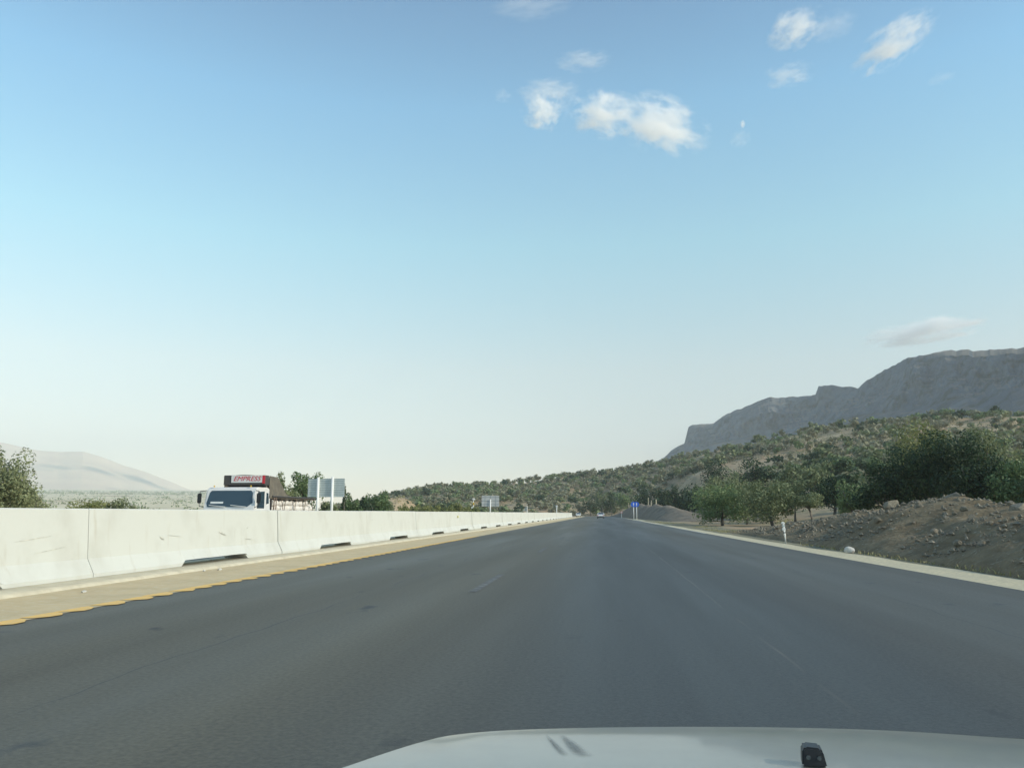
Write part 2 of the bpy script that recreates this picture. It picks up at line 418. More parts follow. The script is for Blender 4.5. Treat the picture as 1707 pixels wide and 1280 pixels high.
def ribbon(name, ys, xa, xb, z, m, za=None, kind='structure'):
    ys = np.asarray(ys, float)
    a = xa(ys) if callable(xa) else np.full_like(ys, xa); b = xb(ys) if callable(xb) else np.full_like(ys, xb)
    z1 = np.full_like(ys, z); z0 = z1 if za is None else np.full_like(ys, za)
    o = bend(ys)
    P = np.stack([np.stack([b+o, ys, z1], -1), np.stack([a+o, ys, z0], -1)], 1)
    ob = link(name, grid_mesh(name, P), m)
    if kind: tag(ob, kind=kind)
    return ob
ys = np.concatenate([np.arange(-25, 290, 2.5), np.arange(290, 400, 4)])
wob = lambda s, a: (lambda y: (fbm(y*.6+s, y*0+s, 3)*a))
ribbon('road', ys, XL, lambda y: xr(y), 0.0, M['asphalt'])
ribbon('road_shoulder', ys, lambda y: xr(y)-.02, lambda y: xr(y)+np.interp(y, [0, 30, 60, 130, 300], [1.5, 1.15, .9, .6, .4])+fbm(y*.35, y*0+3, 3)*.22, -.012, M['gravel'])
ribbon('verge', ys, lambda y: xr(y)+.2, lambda y: np.interp(y, [0, 60, 110, 300], [13., 13., 10., 8.]), -.03, M['verge'], za=-.02)
ribbon('road_apron', ys, -9.2, XL, 0.004, M['apron'])
# kerb footing under the barrier: a low step with a worn edge
def kerb():
    yk = np.arange(-20, 262, .5)
    e = fbm(yk*1.3, yk*0+9, 3)*.03
    pr = [(-10.9, -.05), (-10.9, .06), (-9.32, .06), (-9.22, .045), (-9.14, .004-.03)]
    P = np.stack([np.stack([np.full_like(yk, x)+(e if i >= 2 else 0), yk, np.full_like(yk, z)], -1) for i, (x, z) in enumerate(pr)], 1)
    tag(link('kerb', grid_mesh('kerb', P), M['kerb']), kind='structure')
kerb()
ribbon('opposite_road', ys, -24.5, -10.95, -.01, M['asphalt'])
ribbon('opposite_shoulder', ys, -27, -24.4, -.02, M['gravel'])

# yellow scalloped edge line (painted over the ragged edge of the apron)
def yellow_line():
    """overlapping slanted strokes, as the paint lies on the milled edge strip"""
    v = []; f = []; rg = random.Random(3); y = 5.0; k = 0
    while y < 44:
        st = .62
        x0 = XL-.13; x1 = XL+.13; z = .009+.0012*(k % 2)
        pts = [(XL-.20, y), (XL-.02, y+.02), (XL+.09+rg.uniform(0, .07), y+.16), (XL+.08+rg.uniform(0, .05), y+.36), (XL-.02, y+.56), (XL-.17, y+.64), (XL-.19, y+.4)]
        i = len(v); v += [(a, b, z) for a, b in pts]; f.append(tuple(range(i, i+len(pts))))
        y += st*rg.uniform(.8, 1.2); k += 1
    tag(mesh_obj('road_marking', v, f, M['yellow']), kind='structure')
yellow_line()
def dashes():
    v = []; f = []
    for k in range(12):
        y0 = 13.2+k*13.4; i = len(v)
        v += [(-2.28, y0, .005), (-2.13, y0, .005), (-2.13, y0+3.8, .005), (-2.28, y0+3.8, .005)]; f.append((i, i+1, i+2, i+3))
    tag(mesh_obj('lane_marking', v, f, M['worn_paint']), kind='structure')
    v = []; f = []
    yy = np.arange(52, 280, 4.)
    for i, y in enumerate(yy):
        v += [(float(xr(y))-.16, y, .005), (float(xr(y))-.06, y, .005)]
        if i: f.append((2*i-2, 2*i-1, 2*i+1, 2*i))
    tag(mesh_obj('edge_marking', v, f, mat('faded_edge_paint', (.45, .46, .44), .8)), kind='structure')
dashes()

# ------------------------------------------------------------ median barrier, segment by segment
SEG = 9.1; Y0 = 14.6
def barrier_mesh(slot=True):
    L_ = SEG-.025
    # half profile (distance from the wall line, height): toe, break, top
    H = 1.33
    front = [(0.02, 0), (0.02, .07), (-.13, .36), (-.19, H-.02), (-.21, H)]
    back = [(-.43, H), (-.45, H-.02), (-.51, .36), (-.66, .07), (-.66, 0)]
    cs = [0, 3.25, 3.4, 4.2, 5.0, 5.8, 6.6, 6.75, L_]
    lift = [0, 0, .13, .135, .13, .135, .13, 0, 0] if slot else [0]*9
    rows = []
    for y, h in zip(cs, lift):
        rows.append([(XW+x+(-.035 if (h and z == 0) else 0), y, .06+max(z, h if z < .2 else 0)+(.001 if z == .07 and h else 0)) for x, z in front+back])
    n = len(rows[0]); v = [p for r in rows for p in r]; f = []
    for i in range(len(rows)-1):
        for k in range(n):
            f.append((i*n+k, i*n+(k+1) % n, (i+1)*n+(k+1) % n, (i+1)*n+k))
    f.append(tuple(range(n))[::-1]); f.append(tuple((len(rows)-1)*n+k for k in range(n)))
    me = bpy.data.meshes.new('concrete_barrier'); me.from_pydata(v, [], f); me.update()
    bm = bmesh.new(); bm.from_mesh(me); bmesh.ops.recalc_face_normals(bm, faces=bm.faces); bm.to_mesh(me); bm.free()
    return me
bme = barrier_mesh(); bme.materials.append(M['concrete'])
BL = {0: 'nearest cream concrete barrier segment, with scuff streaks, at the left edge of the photo',
      1: 'cream concrete barrier segment with the longest, nearest black drain slot',
      2: 'cream concrete barrier segment with the second drain slot from the left',
      3: 'cream concrete barrier segment with the third drain slot from the left',
      4: 'cream concrete barrier segment with the fourth drain slot from the left',
      5: 'cream concrete barrier segment carrying the small yellow reflector'}
NB = 27
barriers = []
for k in range(-2, NB):
    o = bpy.data.objects.new('concrete_barrier', bme); COL.objects.link(o)
    rg = random.Random(k+50)
    o.location = (rg.uniform(-.012, .012), Y0+SEG*(k-1), rg.uniform(-.004, .006)); 
    tag(o, BL.get(k, 'cream concrete barrier segment with a drain slot, farther along the median' if k >= 0 else 'cream concrete barrier segment beside the car, before the photo begins'), 'barrier', 'concrete barrier segments of the median')
    barriers.append(o)
# scuffs, reflector
def on_wall(px, py):
    """point on the barrier's upper face seen at that pixel"""
    q = ratio(px); Y = (XW-.17)/q
    return at_y(px, py, Y)
def scuff(px0, py0, px1, py1, w, name='scuff_mark', parent=None):
    a = on_wall(px0, py0); b = on_wall(px1, py1)
    v = []; f = []; n = 10; rg = random.Random(int(px0))
    for i in range(n+1):
        t = i/n; p = a*(1-t)+b*t; h = w*math.sin(math.pi*(.08+.84*t))*(rg.uniform(.5, 1))
        # lie 3 mm proud of the slanted face
        for s_ in (-h, h):
            z = p[2]+s_; X = XW-.13-(z-.42)/.95*.06+.004
            v.append((X+.004, p[1], z))
        if i: j = 2*i; f.append((j-2, j, j+1, j-1))
    o = mesh_obj(name, v, f, M['scuff'])
    if parent is not None:
        o.parent = parent; o.matrix_parent_inverse = Matrix.Translation(-parent.location)
    return o
M['scuff'] = mat('scuff_dirt', (.36, .36, .32), .9, noise=(18, (.68, .66, .57), .42, .6, (1, .3, 2)))
scuff(28, 903, 88, 893, .010, parent=barriers[2])
scuff(60, 923, 112, 911, .006, parent=barriers[2])
scuff(268, 894, 275, 899, .025, parent=barriers[3]); scuff(366, 886, 378, 892, .03, parent=barriers[3])
scuff(504, 876, 509, 882, .04, parent=barriers[4]); scuff(553, 878, 560, 882, .03, parent=barriers[4])
rg = random.Random(12)
for k in range(0, 9):
    for q_ in range(3 if k < 4 else 2):
        y0 = Y0+SEG*(k-1)+rg.uniform(.5, 7.5); z0 = rg.uniform(.55, 1.15); L_ = rg.uniform(.12, .7)
        p0 = proj_px(XW-.15, y0, z0); p1 = proj_px(XW-.15, y0+L_, z0+rg.uniform(-.05, .07))
        scuff(*p0, *p1, rg.uniform(.004, .014), parent=barriers[k+2])
p = on_wall(763, 861); k_ = int((p[1]-Y0)//SEG)+1
rf = MB().box((XW-.16+.02, p[1], p[2]), (.05, .36, .13), .01).build('reflector', mat('pale_yellow_reflector', (.62, .60, .30), .4), barriers[k_+2])
rf.matrix_parent_inverse = Matrix.Translation(-barriers[k_+2].location)
for kk in range(NB+2): pass
barriers[k_+2]['label'] = BL[5]
if k_ != 5: barriers[5+2]['label'] = 'cream concrete barrier segment with the fifth drain slot from the left'
# debris on the apron by the first slot
for i, (px, py, s) in enumerate([(366, 949, .05), (340, 951, .035), (352, 937, .06), (140, 986, .04)]):
    g = ground(px, py, .02)
    bm = bmesh.new(); bmesh.ops.create_icosphere(bm, subdivisions=2, radius=s)
    rg = random.Random(i)
    for v in bm.verts: v.co *= rg.uniform(.75, 1.2); v.co.z *= .6
    me = bpy.data.meshes.new('pebble'); bm.to_mesh(me); bm.free()
    o = link('pebble', me, M['white_stone']); o.location = (g[0], g[1], .05 if g[0] < -9.2 else .02)
    tag(o, ['pale pebble on the apron just below the first drain slot', 'small pale pebble at the kerb left of the first drain slot pebble', 'round pale stone lying in the mouth of the first drain slot', 'tiny pebble on the apron near the first barrier joint'][i], 'stone')

# ------------------------------------------------------------ roadside mounds
def mound(name, crest, inner, outer, label_kind, mt, seed, res=(.25, .25), ampl=.22):
    """crest: list of (x, y, z); inner/outer: foot offsets"""
    c = np.array(crest); 
    yy = np.arange(c[0, 1], c[-1, 1]+.01, res[1]); cx = np.interp(yy, c[:, 1], c[:, 0]); cz = np.interp(yy, c[:, 1], c[:, 2])
    n = int((inner+outer)/res[0]); s = np.linspace(-1, 1, n)
    Yg, S = np.meshgrid(yy, s, indexing='ij')
    CX = cx[:, None]; CZ = cz[:, None]
    Xg = CX+np.where(S < 0, S*inner, S*outer)
    prof = np.where(np.abs(S) < 1, (1-np.abs(S)**1.35), 0)**1.0
    nz = fbm(Xg*.55+seed, Yg*.4, 4)*ampl*1.5+fbm(Xg*2.2+seed, Yg*2.2, 3)*ampl*.55
    Zg = CZ*prof*(1+.25*fbm(Yg*.25+seed, Xg*.1, 2))+nz*np.clip(prof*2.2, 0, 1)-.12*(np.abs(S) > .97)
    base = np.clip(Z(Xg, Yg), -.1, None)*(S > 0)
    P = np.stack([Xg, Yg, Zg+base*np.abs(S)-.02], -1)
    o = link(name, grid_mesh(name, P[::-1]), mt); tag(o, kind='structure')
    return P
def crest_from(pts, xs):
    out = []
    for (px, py), x in zip(pts, xs):
        Y = x/ratio(px); out.append((x, Y, at_y(px, py, Y)[2]))
    return sorted(out, key=lambda p: p[1])
cr = crest_from([(1340, 878), (1372, 869), (1400, 860), (1440, 850), (1480, 847), (1520, 839), (1560, 829), (1590, 827), (1640, 832), (1680, 838), (1707, 842)], [13.2]*11)
cr = [(13.2, 6, .9), (13.2, 12, 1.5), (13.2, 20, 1.8)]+cr
cr[-1] = (cr[-1][0], cr[-1][1], max(cr[-1][2], .2))
cr.append((13.2, cr[-1][1]+6, .0))
MP = mound('rubble_bank', cr, 4.9, 5.5, '', M['rubble'], 3.3)
M['far_bank'] = mat('dark_bank_soil', (.17, .14, .105), .95, spec=.2, noise=(.5, (.24, .20, .15), .42, .62), bump=(2, .8, .2))
cr2 = [(15, 122, .1), (14.2, 132, .8), (13.3, 150, 1.9), (12.9, 165, 2.6), (11.3, 190, 3.1), (9.6, 230, 3.5), (8.6, 260, 2.8), (7, 290, 1.6), (5, 320, .3)]
MP2 = mound('dark_bank', cr2, 4.2, 7, '', M['far_bank'], 11.7, res=(.6, .8), ampl=.13)

def rock_mesh(seed, n=2):
    bm = bmesh.new(); bmesh.ops.create_icosphere(bm, subdivisions=n, radius=1)
    rg = np.random.RandomState(seed)
    for _ in range(7):      # chop flat facets
        d = Vector(rg.normal(size=3)).normalized(); h = rg.uniform(.5, .85)
        for v in bm.verts:
            k = v.co.dot(d)
            if k > h: v.co -= d*(k-h)
    for v in bm.verts: v.co *= rg.uniform(.94, 1.06)
    me = bpy.data.meshes.new('rock'); bm.to_mesh(me); bm.free(); me.materials.append(M['rock']); return me
rocks = [rock_mesh(i) for i in range(6)]
def mound_z(x, y):
    i = np.argmin(np.abs(MP[:, 0, 1]-y)); j = np.argmin(np.abs(MP[i, :, 0]-x)); return float(MP[i, j, 2])
rg = random.Random(5)
def put_rock(x, y, s, label, group=None, zoff=0, me=None, cat='rock'):
    o = bpy.data.objects.new('rock', me or rg.choice(rocks)); COL.objects.link(o)
    z = mound_z(x, y) if 8.4 < x < 18.6 and y < 70 else float(Z(x, y))
    o.location = (x, y, z+s*.25+zoff); o.scale = (s*rg.uniform(.8, 1.25), s*rg.uniform(.8, 1.25), s*rg.uniform(.6, .95)); o.rotation_euler = (rg.uniform(-.3, .3), rg.uniform(-.3, .3), rg.uniform(0, 6.3))
    tag(o, label, cat, group); return o
for i in range(190):
    t = rg.random()**1.3
    x = 9.3+3.9*rg.random(); y = 19+34*rg.random()
    put_rock(x, y, rg.choice([.05, .06, .08, .1, .13, .17]) , 'small grey rock lying loose on the face of the rubble bank', 'loose rocks on the rubble bank')
def rock_at(px, py, s, label, X):
    Y = X/ratio(px); put_rock(X, Y, s, label)
rock_at(1590, 830, .30, 'grey boulder perched on the very top of the rubble bank', 13.0)
rock_at(1487, 865, .38, 'round pale grey boulder on the left shoulder of the rubble bank', 11.9)
rock_at(1700, 880, .36, 'pinkish boulder in the rubble bank at the right edge of the photo', 12.3)
# fine rubble: nobody could count it
def rubble_chips():
    rs = np.random.RandomState(4); n = 7000
    x = 8.7+rs.rand(n)*6.2; y = 16+rs.rand(n)**1.2*42
    keep = fbm(x*.5, y*.5, 3) > -.25
    x = x[keep]; y = y[keep]; n = len(x)
    iy = np.clip(((y-MP[0, 0, 1])/.25).astype(int), 0, len(MP)-1)
    z = np.array([MP[i, np.argmin(np.abs(MP[i, :, 0]-a)), 2] for i, a in zip(iy, x)])
    s = .018+.085*rs.rand(n)**3.5
    base = np.array([(1, 0, 0), (-1, 0, 0), (0, 1, 0), (0, -1, 0), (0, 0, 1), (0, 0, -.6)], float)
    V = base[None]*s[:, None, None]*(.6+.8*rs.rand(n, 6, 1))+np.stack([x, y, z+s*.3], -1)[:, None]
    F = np.array([(0, 2, 4), (2, 1, 4), (1, 3, 4), (3, 0, 4), (2, 0, 5), (1, 2, 5), (3, 1, 5), (0, 3, 5)])
    allf = (F[None]+np.arange(n)[:, None, None]*6).reshape(-1, 3)
    me = bpy.data.meshes.new('rubble_gravel'); me.from_pydata(V.reshape(-1, 3).tolist(), [], allf.tolist()); me.update()
    tag(link('rubble_gravel', me, M['rock']), 'fine grey rubble strewn over the bank', None, None, 'stuff')
rubble_chips()

# ------------------------------------------------------------ dry grass tufts along the shoulder
def grass_strip():
    rs = np.random.RandomState(2); n = 5200
    y = 16+rs.rand(n)**1.1*110; x = xr(y)+1.35+rs.rand(n)**1.3*2.4
    g = (fbm(y*.12, x*.3, 3) > -.05) | ((y > 40) & (y < 62) & (x > 8.5))
    x = x[g]; y = y[g]; n = len(x)
    h = .03+.10*rs.rand(n)**2; a = rs.rand(n)*6.28; w = .018+.012*rs.rand(n)
    dx = np.cos(a)*w; dy = np.sin(a)*w; lx = rs.normal(size=n)*h*.4; ly = rs.normal(size=n)*h*.4
    z = np.zeros(n)
    V = np.stack([np.stack([x-dx, y-dy, z], -1), np.stack([x+dx, y+dy, z], -1), np.stack([x+lx+dx*.2, y+ly, z+h], -1), np.stack([x+lx-dx*.2, y+ly, z+h], -1)], 1)
    tag(link('dry_grass', quads_mesh('dry_grass', V), M['dry_grass']), 'sparse dry yellow grass along the gravel shoulder', None, None, 'stuff')
grass_strip()

# ------------------------------------------------------------ foliage
def crown_quads(rs, rx, ry, rz, lobes, per, leaf, flat=.8, low=.85, lobe_r=(.23, .38)):
    """centre at the origin; returns (n,4,3) leaf faces in uneven clumps"""
    out = []
    for i in range(lobes):
        while True:
            d = rs.normal(size=3); d /= np.linalg.norm(d)
            if d[2] > -low: break
        rad = rs.uniform(.45, .80) if i % 4 else rs.uniform(.1, .4)
        c = d*rad
        if c[2] < 0: c[2] *= flat
        R_ = rs.uniform(*lobe_r)
        k = int(per*rs.uniform(.6, 1.3))
        n = rs.normal(size=(k, 3)); n /= np.linalg.norm(n, axis=1)[:, None]
        p = c+n*R_*(rs.rand(k, 1)**.28)*rs.uniform(.9, 1.1, (k, 3))
        p = p*np.array([rx, ry, rz])
        nn = n+rs.normal(size=(k, 3))*.5; nn /= np.linalg.norm(nn, axis=1)[:, None]
        u = np.cross(nn, rs.normal(size=(k, 3))); u /= np.linalg.norm(u, axis=1)[:, None]; v = np.cross(nn, u)
        s = leaf*rs.uniform(.55, 1.25, (k, 1))
        q = np.stack([p-u*s*.5, p-v*s*.34, p+u*s*.6, p+v*s*.34], 1)
        out.append(q)
    return np.concatenate(out)
def make_tree(px, D, top, wpx, kind, label, base_py=None, leaf=.20, lobes=34, per=110, seed=0, group=None, trunk=.18, name='tree', zbase=None, depth=1.0, cat='tree', x=None):
    q = ratio(px); X = q*D
    s = D/FPX*1.01
    zb = float(Z(X, D)) if zbase is None else zbase
    zt = at_y(px, top, D)[2]; H = max(zt-zb, .5); w = wpx*s
    root = empty(name, (X, D, zb)); tag(root, label, cat, group)
    rs = np.random.RandomState(seed+int(px)); leaf *= 1.35
    ch = H*(1-trunk); 
    Q = crown_quads(rs, w*.56, w*.56*depth, ch*.60, lobes, per, leaf)
    Q[:, :, 2] += H*trunk+ch*.44
    Q[:, :, 2] = np.minimum(Q[:, :, 2], H*1.03)
    Q[:, :, 2] = np.maximum(Q[:, :, 2], H*trunk*.35+rs.rand(len(Q))[:, None]*.2)
    link('crown', quads_mesh('crown', Q), M[kind], root)
    mb = MB(); tr = max(.05, w*.028)
    top_p = Vector((rs.normal()*.1, rs.normal()*.1, H*trunk+ch*.25))
    mb.tube([(0, 0, -.3), (rs.normal()*.06, 0, H*trunk*.6), top_p], [tr*1.35, tr, tr*.8], 7)
    for i in range(5):
        a = rs.rand()*6.28; r_ = w*.27*rs.uniform(.7, 1.1); zz = H*trunk+ch*rs.uniform(.4, .75)
        st = top_p*rs.uniform(.6, 1); mid = st*.5+Vector((math.cos(a)*r_, math.sin(a)*r_, zz))*.5+Vector((0, 0, -.1*H))*.6
        mb.tube([st, mid, (math.cos(a)*r_, math.sin(a)*r_, zz)], [tr*.6, tr*.42, tr*.15], 5)
    mb.build('trunk', M['bark'], root, True)
    return root
G1 = 'trees beyond the rubble bank'
T = make_tree
# right side, near field
T(1204, 88, 808, 92, 'leaf_green', 'bright green round tree, leftmost of the clump right of the dirt field', seed=1, per=140, lobes=40, leaf=.17, trunk=.02, group='trees in the roadside clump')
T(1286, 84, 793, 96, 'leaf_olive', 'olive grey broad tree at the right end of the roadside clump', seed=2, per=150, lobes=40, leaf=.17, trunk=.02, group='trees in the roadside clump')
T(1245, 97, 790, 80, 'leaf_olive', 'taller olive tree standing behind the middle of the roadside clump', seed=12, per=130, lobes=34, leaf=.18, trunk=.02, group='trees in the roadside clump')
T(1325, 99, 800, 56, 'leaf_olive', 'slim olive tree half hidden behind the right end of the clump', seed=13, per=100, lobes=26, leaf=.18, trunk=.2)
T(1352, 82, 818, 54, 'leaf_olive', 'small round tree with a bare trunk standing alone on orange soil', seed=3, per=100, lobes=24, leaf=.15, trunk=.42)
T(1392, 98, 790, 86, 'leaf_dark', 'dark tree just right of the small lone tree', seed=4, per=130, lobes=34, leaf=.2, trunk=.14, group=G1)
T(1420, 78, 800, 60, 'leaf_green', 'grey green bushy tree in front of the dark trees, left of the rubble bank', seed=5, per=130, lobes=28, leaf=.17, trunk=.1)
T(1475, 74, 764, 100, 'leaf_dark', 'dark tree with lighter top leaning over the left end of the rubble bank', seed=6, per=170, lobes=42, leaf=.17, trunk=.1, group=G1)
T(1555, 72, 722, 120, 'leaf_dark', 'very large dark tree behind the highest part of the rubble bank', seed=7, per=230, lobes=52, leaf=.18, trunk=.08, group=G1)
T(1632, 68, 722, 120, 'leaf_dark', 'large dark dense tree behind the rubble bank, right of the largest one', seed=8, per=230, lobes=52, leaf=.17, trunk=.08, group=G1)
T(1702, 64, 762, 90, 'leaf_green', 'yellow green tree at the right edge of the photo behind the bank', seed=9, per=180, lobes=42, leaf=.17, trunk=.1)
T(1545, 96, 700, 110, 'leaf_yellow', 'sunlit yellow green tree rising behind the largest dark tree', seed=10, per=170, lobes=40, leaf=.22, trunk=.1)
T(1650, 90, 700, 100, 'leaf_olive', 'olive tree showing above the dark trees at the right', seed=11, per=150, lobes=40, leaf=.22, trunk=.1)
T(1780, 60, 750, 120, 'leaf_dark', 'dark tree beyond the right edge of the photo', seed=14, per=150, lobes=40, leaf=.2, trunk=.1)
# bush on the bank at the right edge
T(1712, 26, 838, 42, 'leaf_green', 'low green bush growing on the rubble bank at the right edge', seed=15, per=120, lobes=22, leaf=.05, trunk=.05, zbase=.75, name='bush', cat='bush')
# row behind the dark bank
for i, (px, D, top, w, kd, lb) in enumerate([
    (1046, 300, 812, 34, 'leaf_green', 'green round tree left above the blue signs'),
    (1080, 250, 804, 44, 'leaf_dark', 'dark tree just right above the blue signs'),
    (1108, 235, 811, 32, 'leaf_dark', 'dark low tree in the row behind the dark bank, first after the pale pole'),
    (1130, 215, 808, 34, 'leaf_dark', 'dark low tree in the middle of the row behind the dark bank'),
    (1154, 190, 806, 36, 'leaf_dark', 'dark low tree at the right end of the row behind the dark bank'),
    (1180, 175, 798, 40, 'leaf_olive', 'olive tree just above and left of the bright green round tree'),
    (1215, 165, 776, 70, 'leaf_olive', 'broad olive tree behind and above the bright green round tree'),
    (1262, 190, 760, 66, 'leaf_dark', 'dark tree on the slope above the roadside clump'),
    (1200, 240, 762, 60, 'leaf_dark', 'dark tree on the slope, upper left of the roadside clump'),
    (1320, 150, 772, 60, 'leaf_olive', 'olive tree on the slope between the clump and the dark trees'),
    (1365, 135, 768, 56, 'leaf_olive', 'olive tree on the slope above the small lone tree'),
    (1020, 330, 820, 30, 'leaf_dark', 'dark tree beyond the end of the road, right of the white car'),
    (985, 345, 822, 32, 'leaf_dark', 'dark tree beyond the end of the road, left of the white car'),
    (1003, 352, 816, 28, 'leaf_olive', 'pale olive tree straight above the white car'),
    ]):
    T(px, D, top, w, kd, lb, seed=30+i, per=70, lobes=26, leaf=.38, trunk=.13)
# left side, beyond the opposite carriageway
T(2, 44, 742, 118, 'leaf_dusty', 'large dusty green tree at the left edge of the photo', seed=50, per=230, lobes=50, leaf=.12, trunk=.06)
T(48, 50, 800, 64, 'leaf_dusty', 'smaller dusty tree leaning out right of the left edge tree', seed=51, per=150, lobes=30, leaf=.12, trunk=.05)
T(150, 62, 826, 80, 'leaf_yellow', 'low round bush behind the barrier, left of the pale field', seed=52, per=130, lobes=30, leaf=.13, trunk=.04, name='bush', cat='bush')
T(198, 64, 828, 60, 'leaf_dusty', 'low dusty bush joined to the right of the round bush', seed=53, per=120, lobes=26, leaf=.13, trunk=.04, name='bush', cat='bush')
T(463, 64, 788, 48, 'leaf_olive', 'olive tree rising right behind the truck tarpaulin', seed=54, per=150, lobes=30, leaf=.15, trunk=.1)
T(508, 70, 782, 66, 'leaf_green', 'tree with a gappy crown between the truck and the large sign', seed=55, per=110, lobes=26, leaf=.16, trunk=.3)
T(480, 66, 812, 44, 'leaf_olive', 'low olive tree behind the truck bed', seed=56, per=110, lobes=22, leaf=.15, trunk=.1)
T(572, 90, 808, 9, 'leaf_dark', 'narrow dark shrub touching the right edge of the large sign', seed=57, per=40, lobes=10, leaf=.15, trunk=.1, zbase=1.0, name='bush', cat='bush')
for i, (px, D, top, w, kd, lb) in enumerate([
    (546, 86, 832, 40, 'leaf_olive', 'low olive shrub seen under the large sign'),
    (586, 95, 822, 36, 'leaf_green', 'green shrub just right of the large sign'),
    (606, 110, 826, 30, 'leaf_dark', 'dark shrub left of the tallest shrub by the tan bank'),
    (628, 100, 811, 44, 'leaf_green', 'tallest green shrub tree left of the tan earth bank'),
    (650, 150, 836, 30, 'leaf_olive', 'olive bush at the left foot of the tan earth bank')]):
    T(px, D, top, w, kd, lb, seed=70+i, per=110, lobes=26, leaf=.2, trunk=.06, name='shrub', cat='shrub')
for i, px in enumerate(range(672, 790, 13)):
    T(px, 128+5*(i % 3), 838+(i % 3), 24, 'leaf_yellow', 'yellow green bush in the row behind the barrier, left of the single post sign', seed=80+i, per=70, lobes=18, leaf=.2, trunk=.03, name='bush', cat='bush', group='yellow green bushes behind the barrier')

# ------------------------------------------------------------ trees scattered over the hillside
def hill_templates(n, q, leaf, seed):
    out = []
    for i in range(n):
        rs = np.random.RandomState(seed+i)
        Q = crown_quads(rs, .55, .55, .48, 9, q, leaf, lobe_r=(.34, .5))
        Q[:, :, 2] += .52; Q[:, :, 2] = np.maximum(Q[:, :, 2], .06)
        out.append(Q.astype(np.float32))
    return out
near_t = hill_templates(5, 42, .15, 500)
far_t = hill_templates(5, 13, .27, 600)
rs = np.random.RandomState(21)
cand = []
for _ in range(30000):
    a = rs.uniform(az_of(560), az_of(1760)); r = math.sqrt(rs.uniform(95**2, 640**2))
    cand.append((math.sin(a)*r, math.cos(a)*r))
cand = np.array(cand)
x, y = cand[:, 0], cand[:, 1]
r = np.hypot(x, y); a = np.arctan2(x, y)
rf = np.interp(a, _AZA, _RF); ra = np.interp(a, _AZA, _RA)
dens = fbm(x*.018, y*.018, 3)+.35*fbm(x*.06+9, y*.06, 2)
ok = (r > rf+18) & ((x > 22) | (y > 345) | (x < -34)) & (dens > -.33) & (r < ra+60)
ok &= ~((np.abs(a-az_of(1365)) < .05) & (r < 138)) & ~((a > az_of(1090)) & (a < az_of(1185)) & (r < 215))
ok &= ~((a > az_of(1380)) & (r < 110)) & ~((a < az_of(720)) & (r < 235) & (x > -60))
idx = np.where(ok)[0]
# thin out with a minimum distance
cell = {}; keep = []
for i in idx:
    md = 3.9+1.9*_PERM[i % 256, (i*7) % 256]+max(0, -dens[i]+.05)*9
    k = (int(x[i]//4), int(y[i]//4)); bad = False
    for dx in (-2, -1, 0, 1, 2):
        for dy in (-2, -1, 0, 1, 2):
            for j in cell.get((k[0]+dx, k[1]+dy), ()):
                if (x[i]-x[j])**2+(y[i]-y[j])**2 < md*md: bad = True
    if not bad: cell.setdefault(k, []).append(i); keep.append(i)
keep = np.array(keep)
keep = keep[np.argsort(r[keep])]
print('hill trees', len(keep))
sz = 2.7+2.9*rs.rand(len(keep))**1.2
hz = Z(x[keep], y[keep])
# the 250 nearest are trees of their own
tm = []
for i, Q in enumerate(near_t):
    for kd in ('leaf_dark', 'leaf_green', 'leaf_olive', 'leaf_hill'):
        me = quads_mesh('hillside_tree', Q); me.materials.append(M[kd]); tm.append(me)
NN = 250
tk = MB(); tk.tube([(0, 0, -.15), (.02, 0, .3), (0, .02, .55)], [.035, .028, .012], 5)
trunk_me = tk.build('trunk', M['bark']).data
bpy.data.objects.remove(bpy.data.objects['trunk']) if 'trunk' in bpy.data.objects and bpy.data.objects['trunk'].parent is None else None
for o in [o for o in bpy.data.objects if o.data == trunk_me]: bpy.data.objects.remove(o)
kinds = ['dark green', 'green', 'olive', 'dusty olive']
for n, i in enumerate(keep[:NN]):
    s = sz[n]; j = rs.randint(len(tm)); w = rs.uniform(1.0, 1.35)
    o = bpy.data.objects.new('hillside_tree', None); COL.objects.link(o)
    o.location = (x[i], y[i], hz[n]-.05); o.rotation_euler.z = rs.uniform(0, 6.28); o.scale = (s*w, s*w, s)
    c = bpy.data.objects.new('crown', tm[j]); COL.objects.link(c); c.parent = o
    t = bpy.data.objects.new('trunk', trunk_me); COL.objects.link(t); t.parent = o
    side = 'right of the road' if x[i] > 0 else 'left of the road'
    tag(o, 'small %s tree on the lower hillside, %s' % (kinds[j % 4], side), 'tree', '%s trees on the lower hillside, %s' % (kinds[j % 4], side))
# the rest as one mass per leaf tone inside one mesh
parts = []; mi = []
for n, i in enumerate(keep[NN:]):
    s = sz[NN+n]; Q = far_t[rs.randint(5)]; w = rs.uniform(1.0, 1.4); t = rs.uniform(0, 6.28)
    ca, sa = math.cos(t), math.sin(t)
    P = np.empty_like(Q); P[..., 0] = (Q[..., 0]*ca-Q[..., 1]*sa)*s*w+x[i]; P[..., 1] = (Q[..., 0]*sa+Q[..., 1]*ca)*s*w+y[i]; P[..., 2] = Q[..., 2]*s+hz[NN+n]-.1
    parts.append(P); mi.append(np.full(len(P), rs.choice([0, 1, 1, 1, 1, 2, 3, 3])))
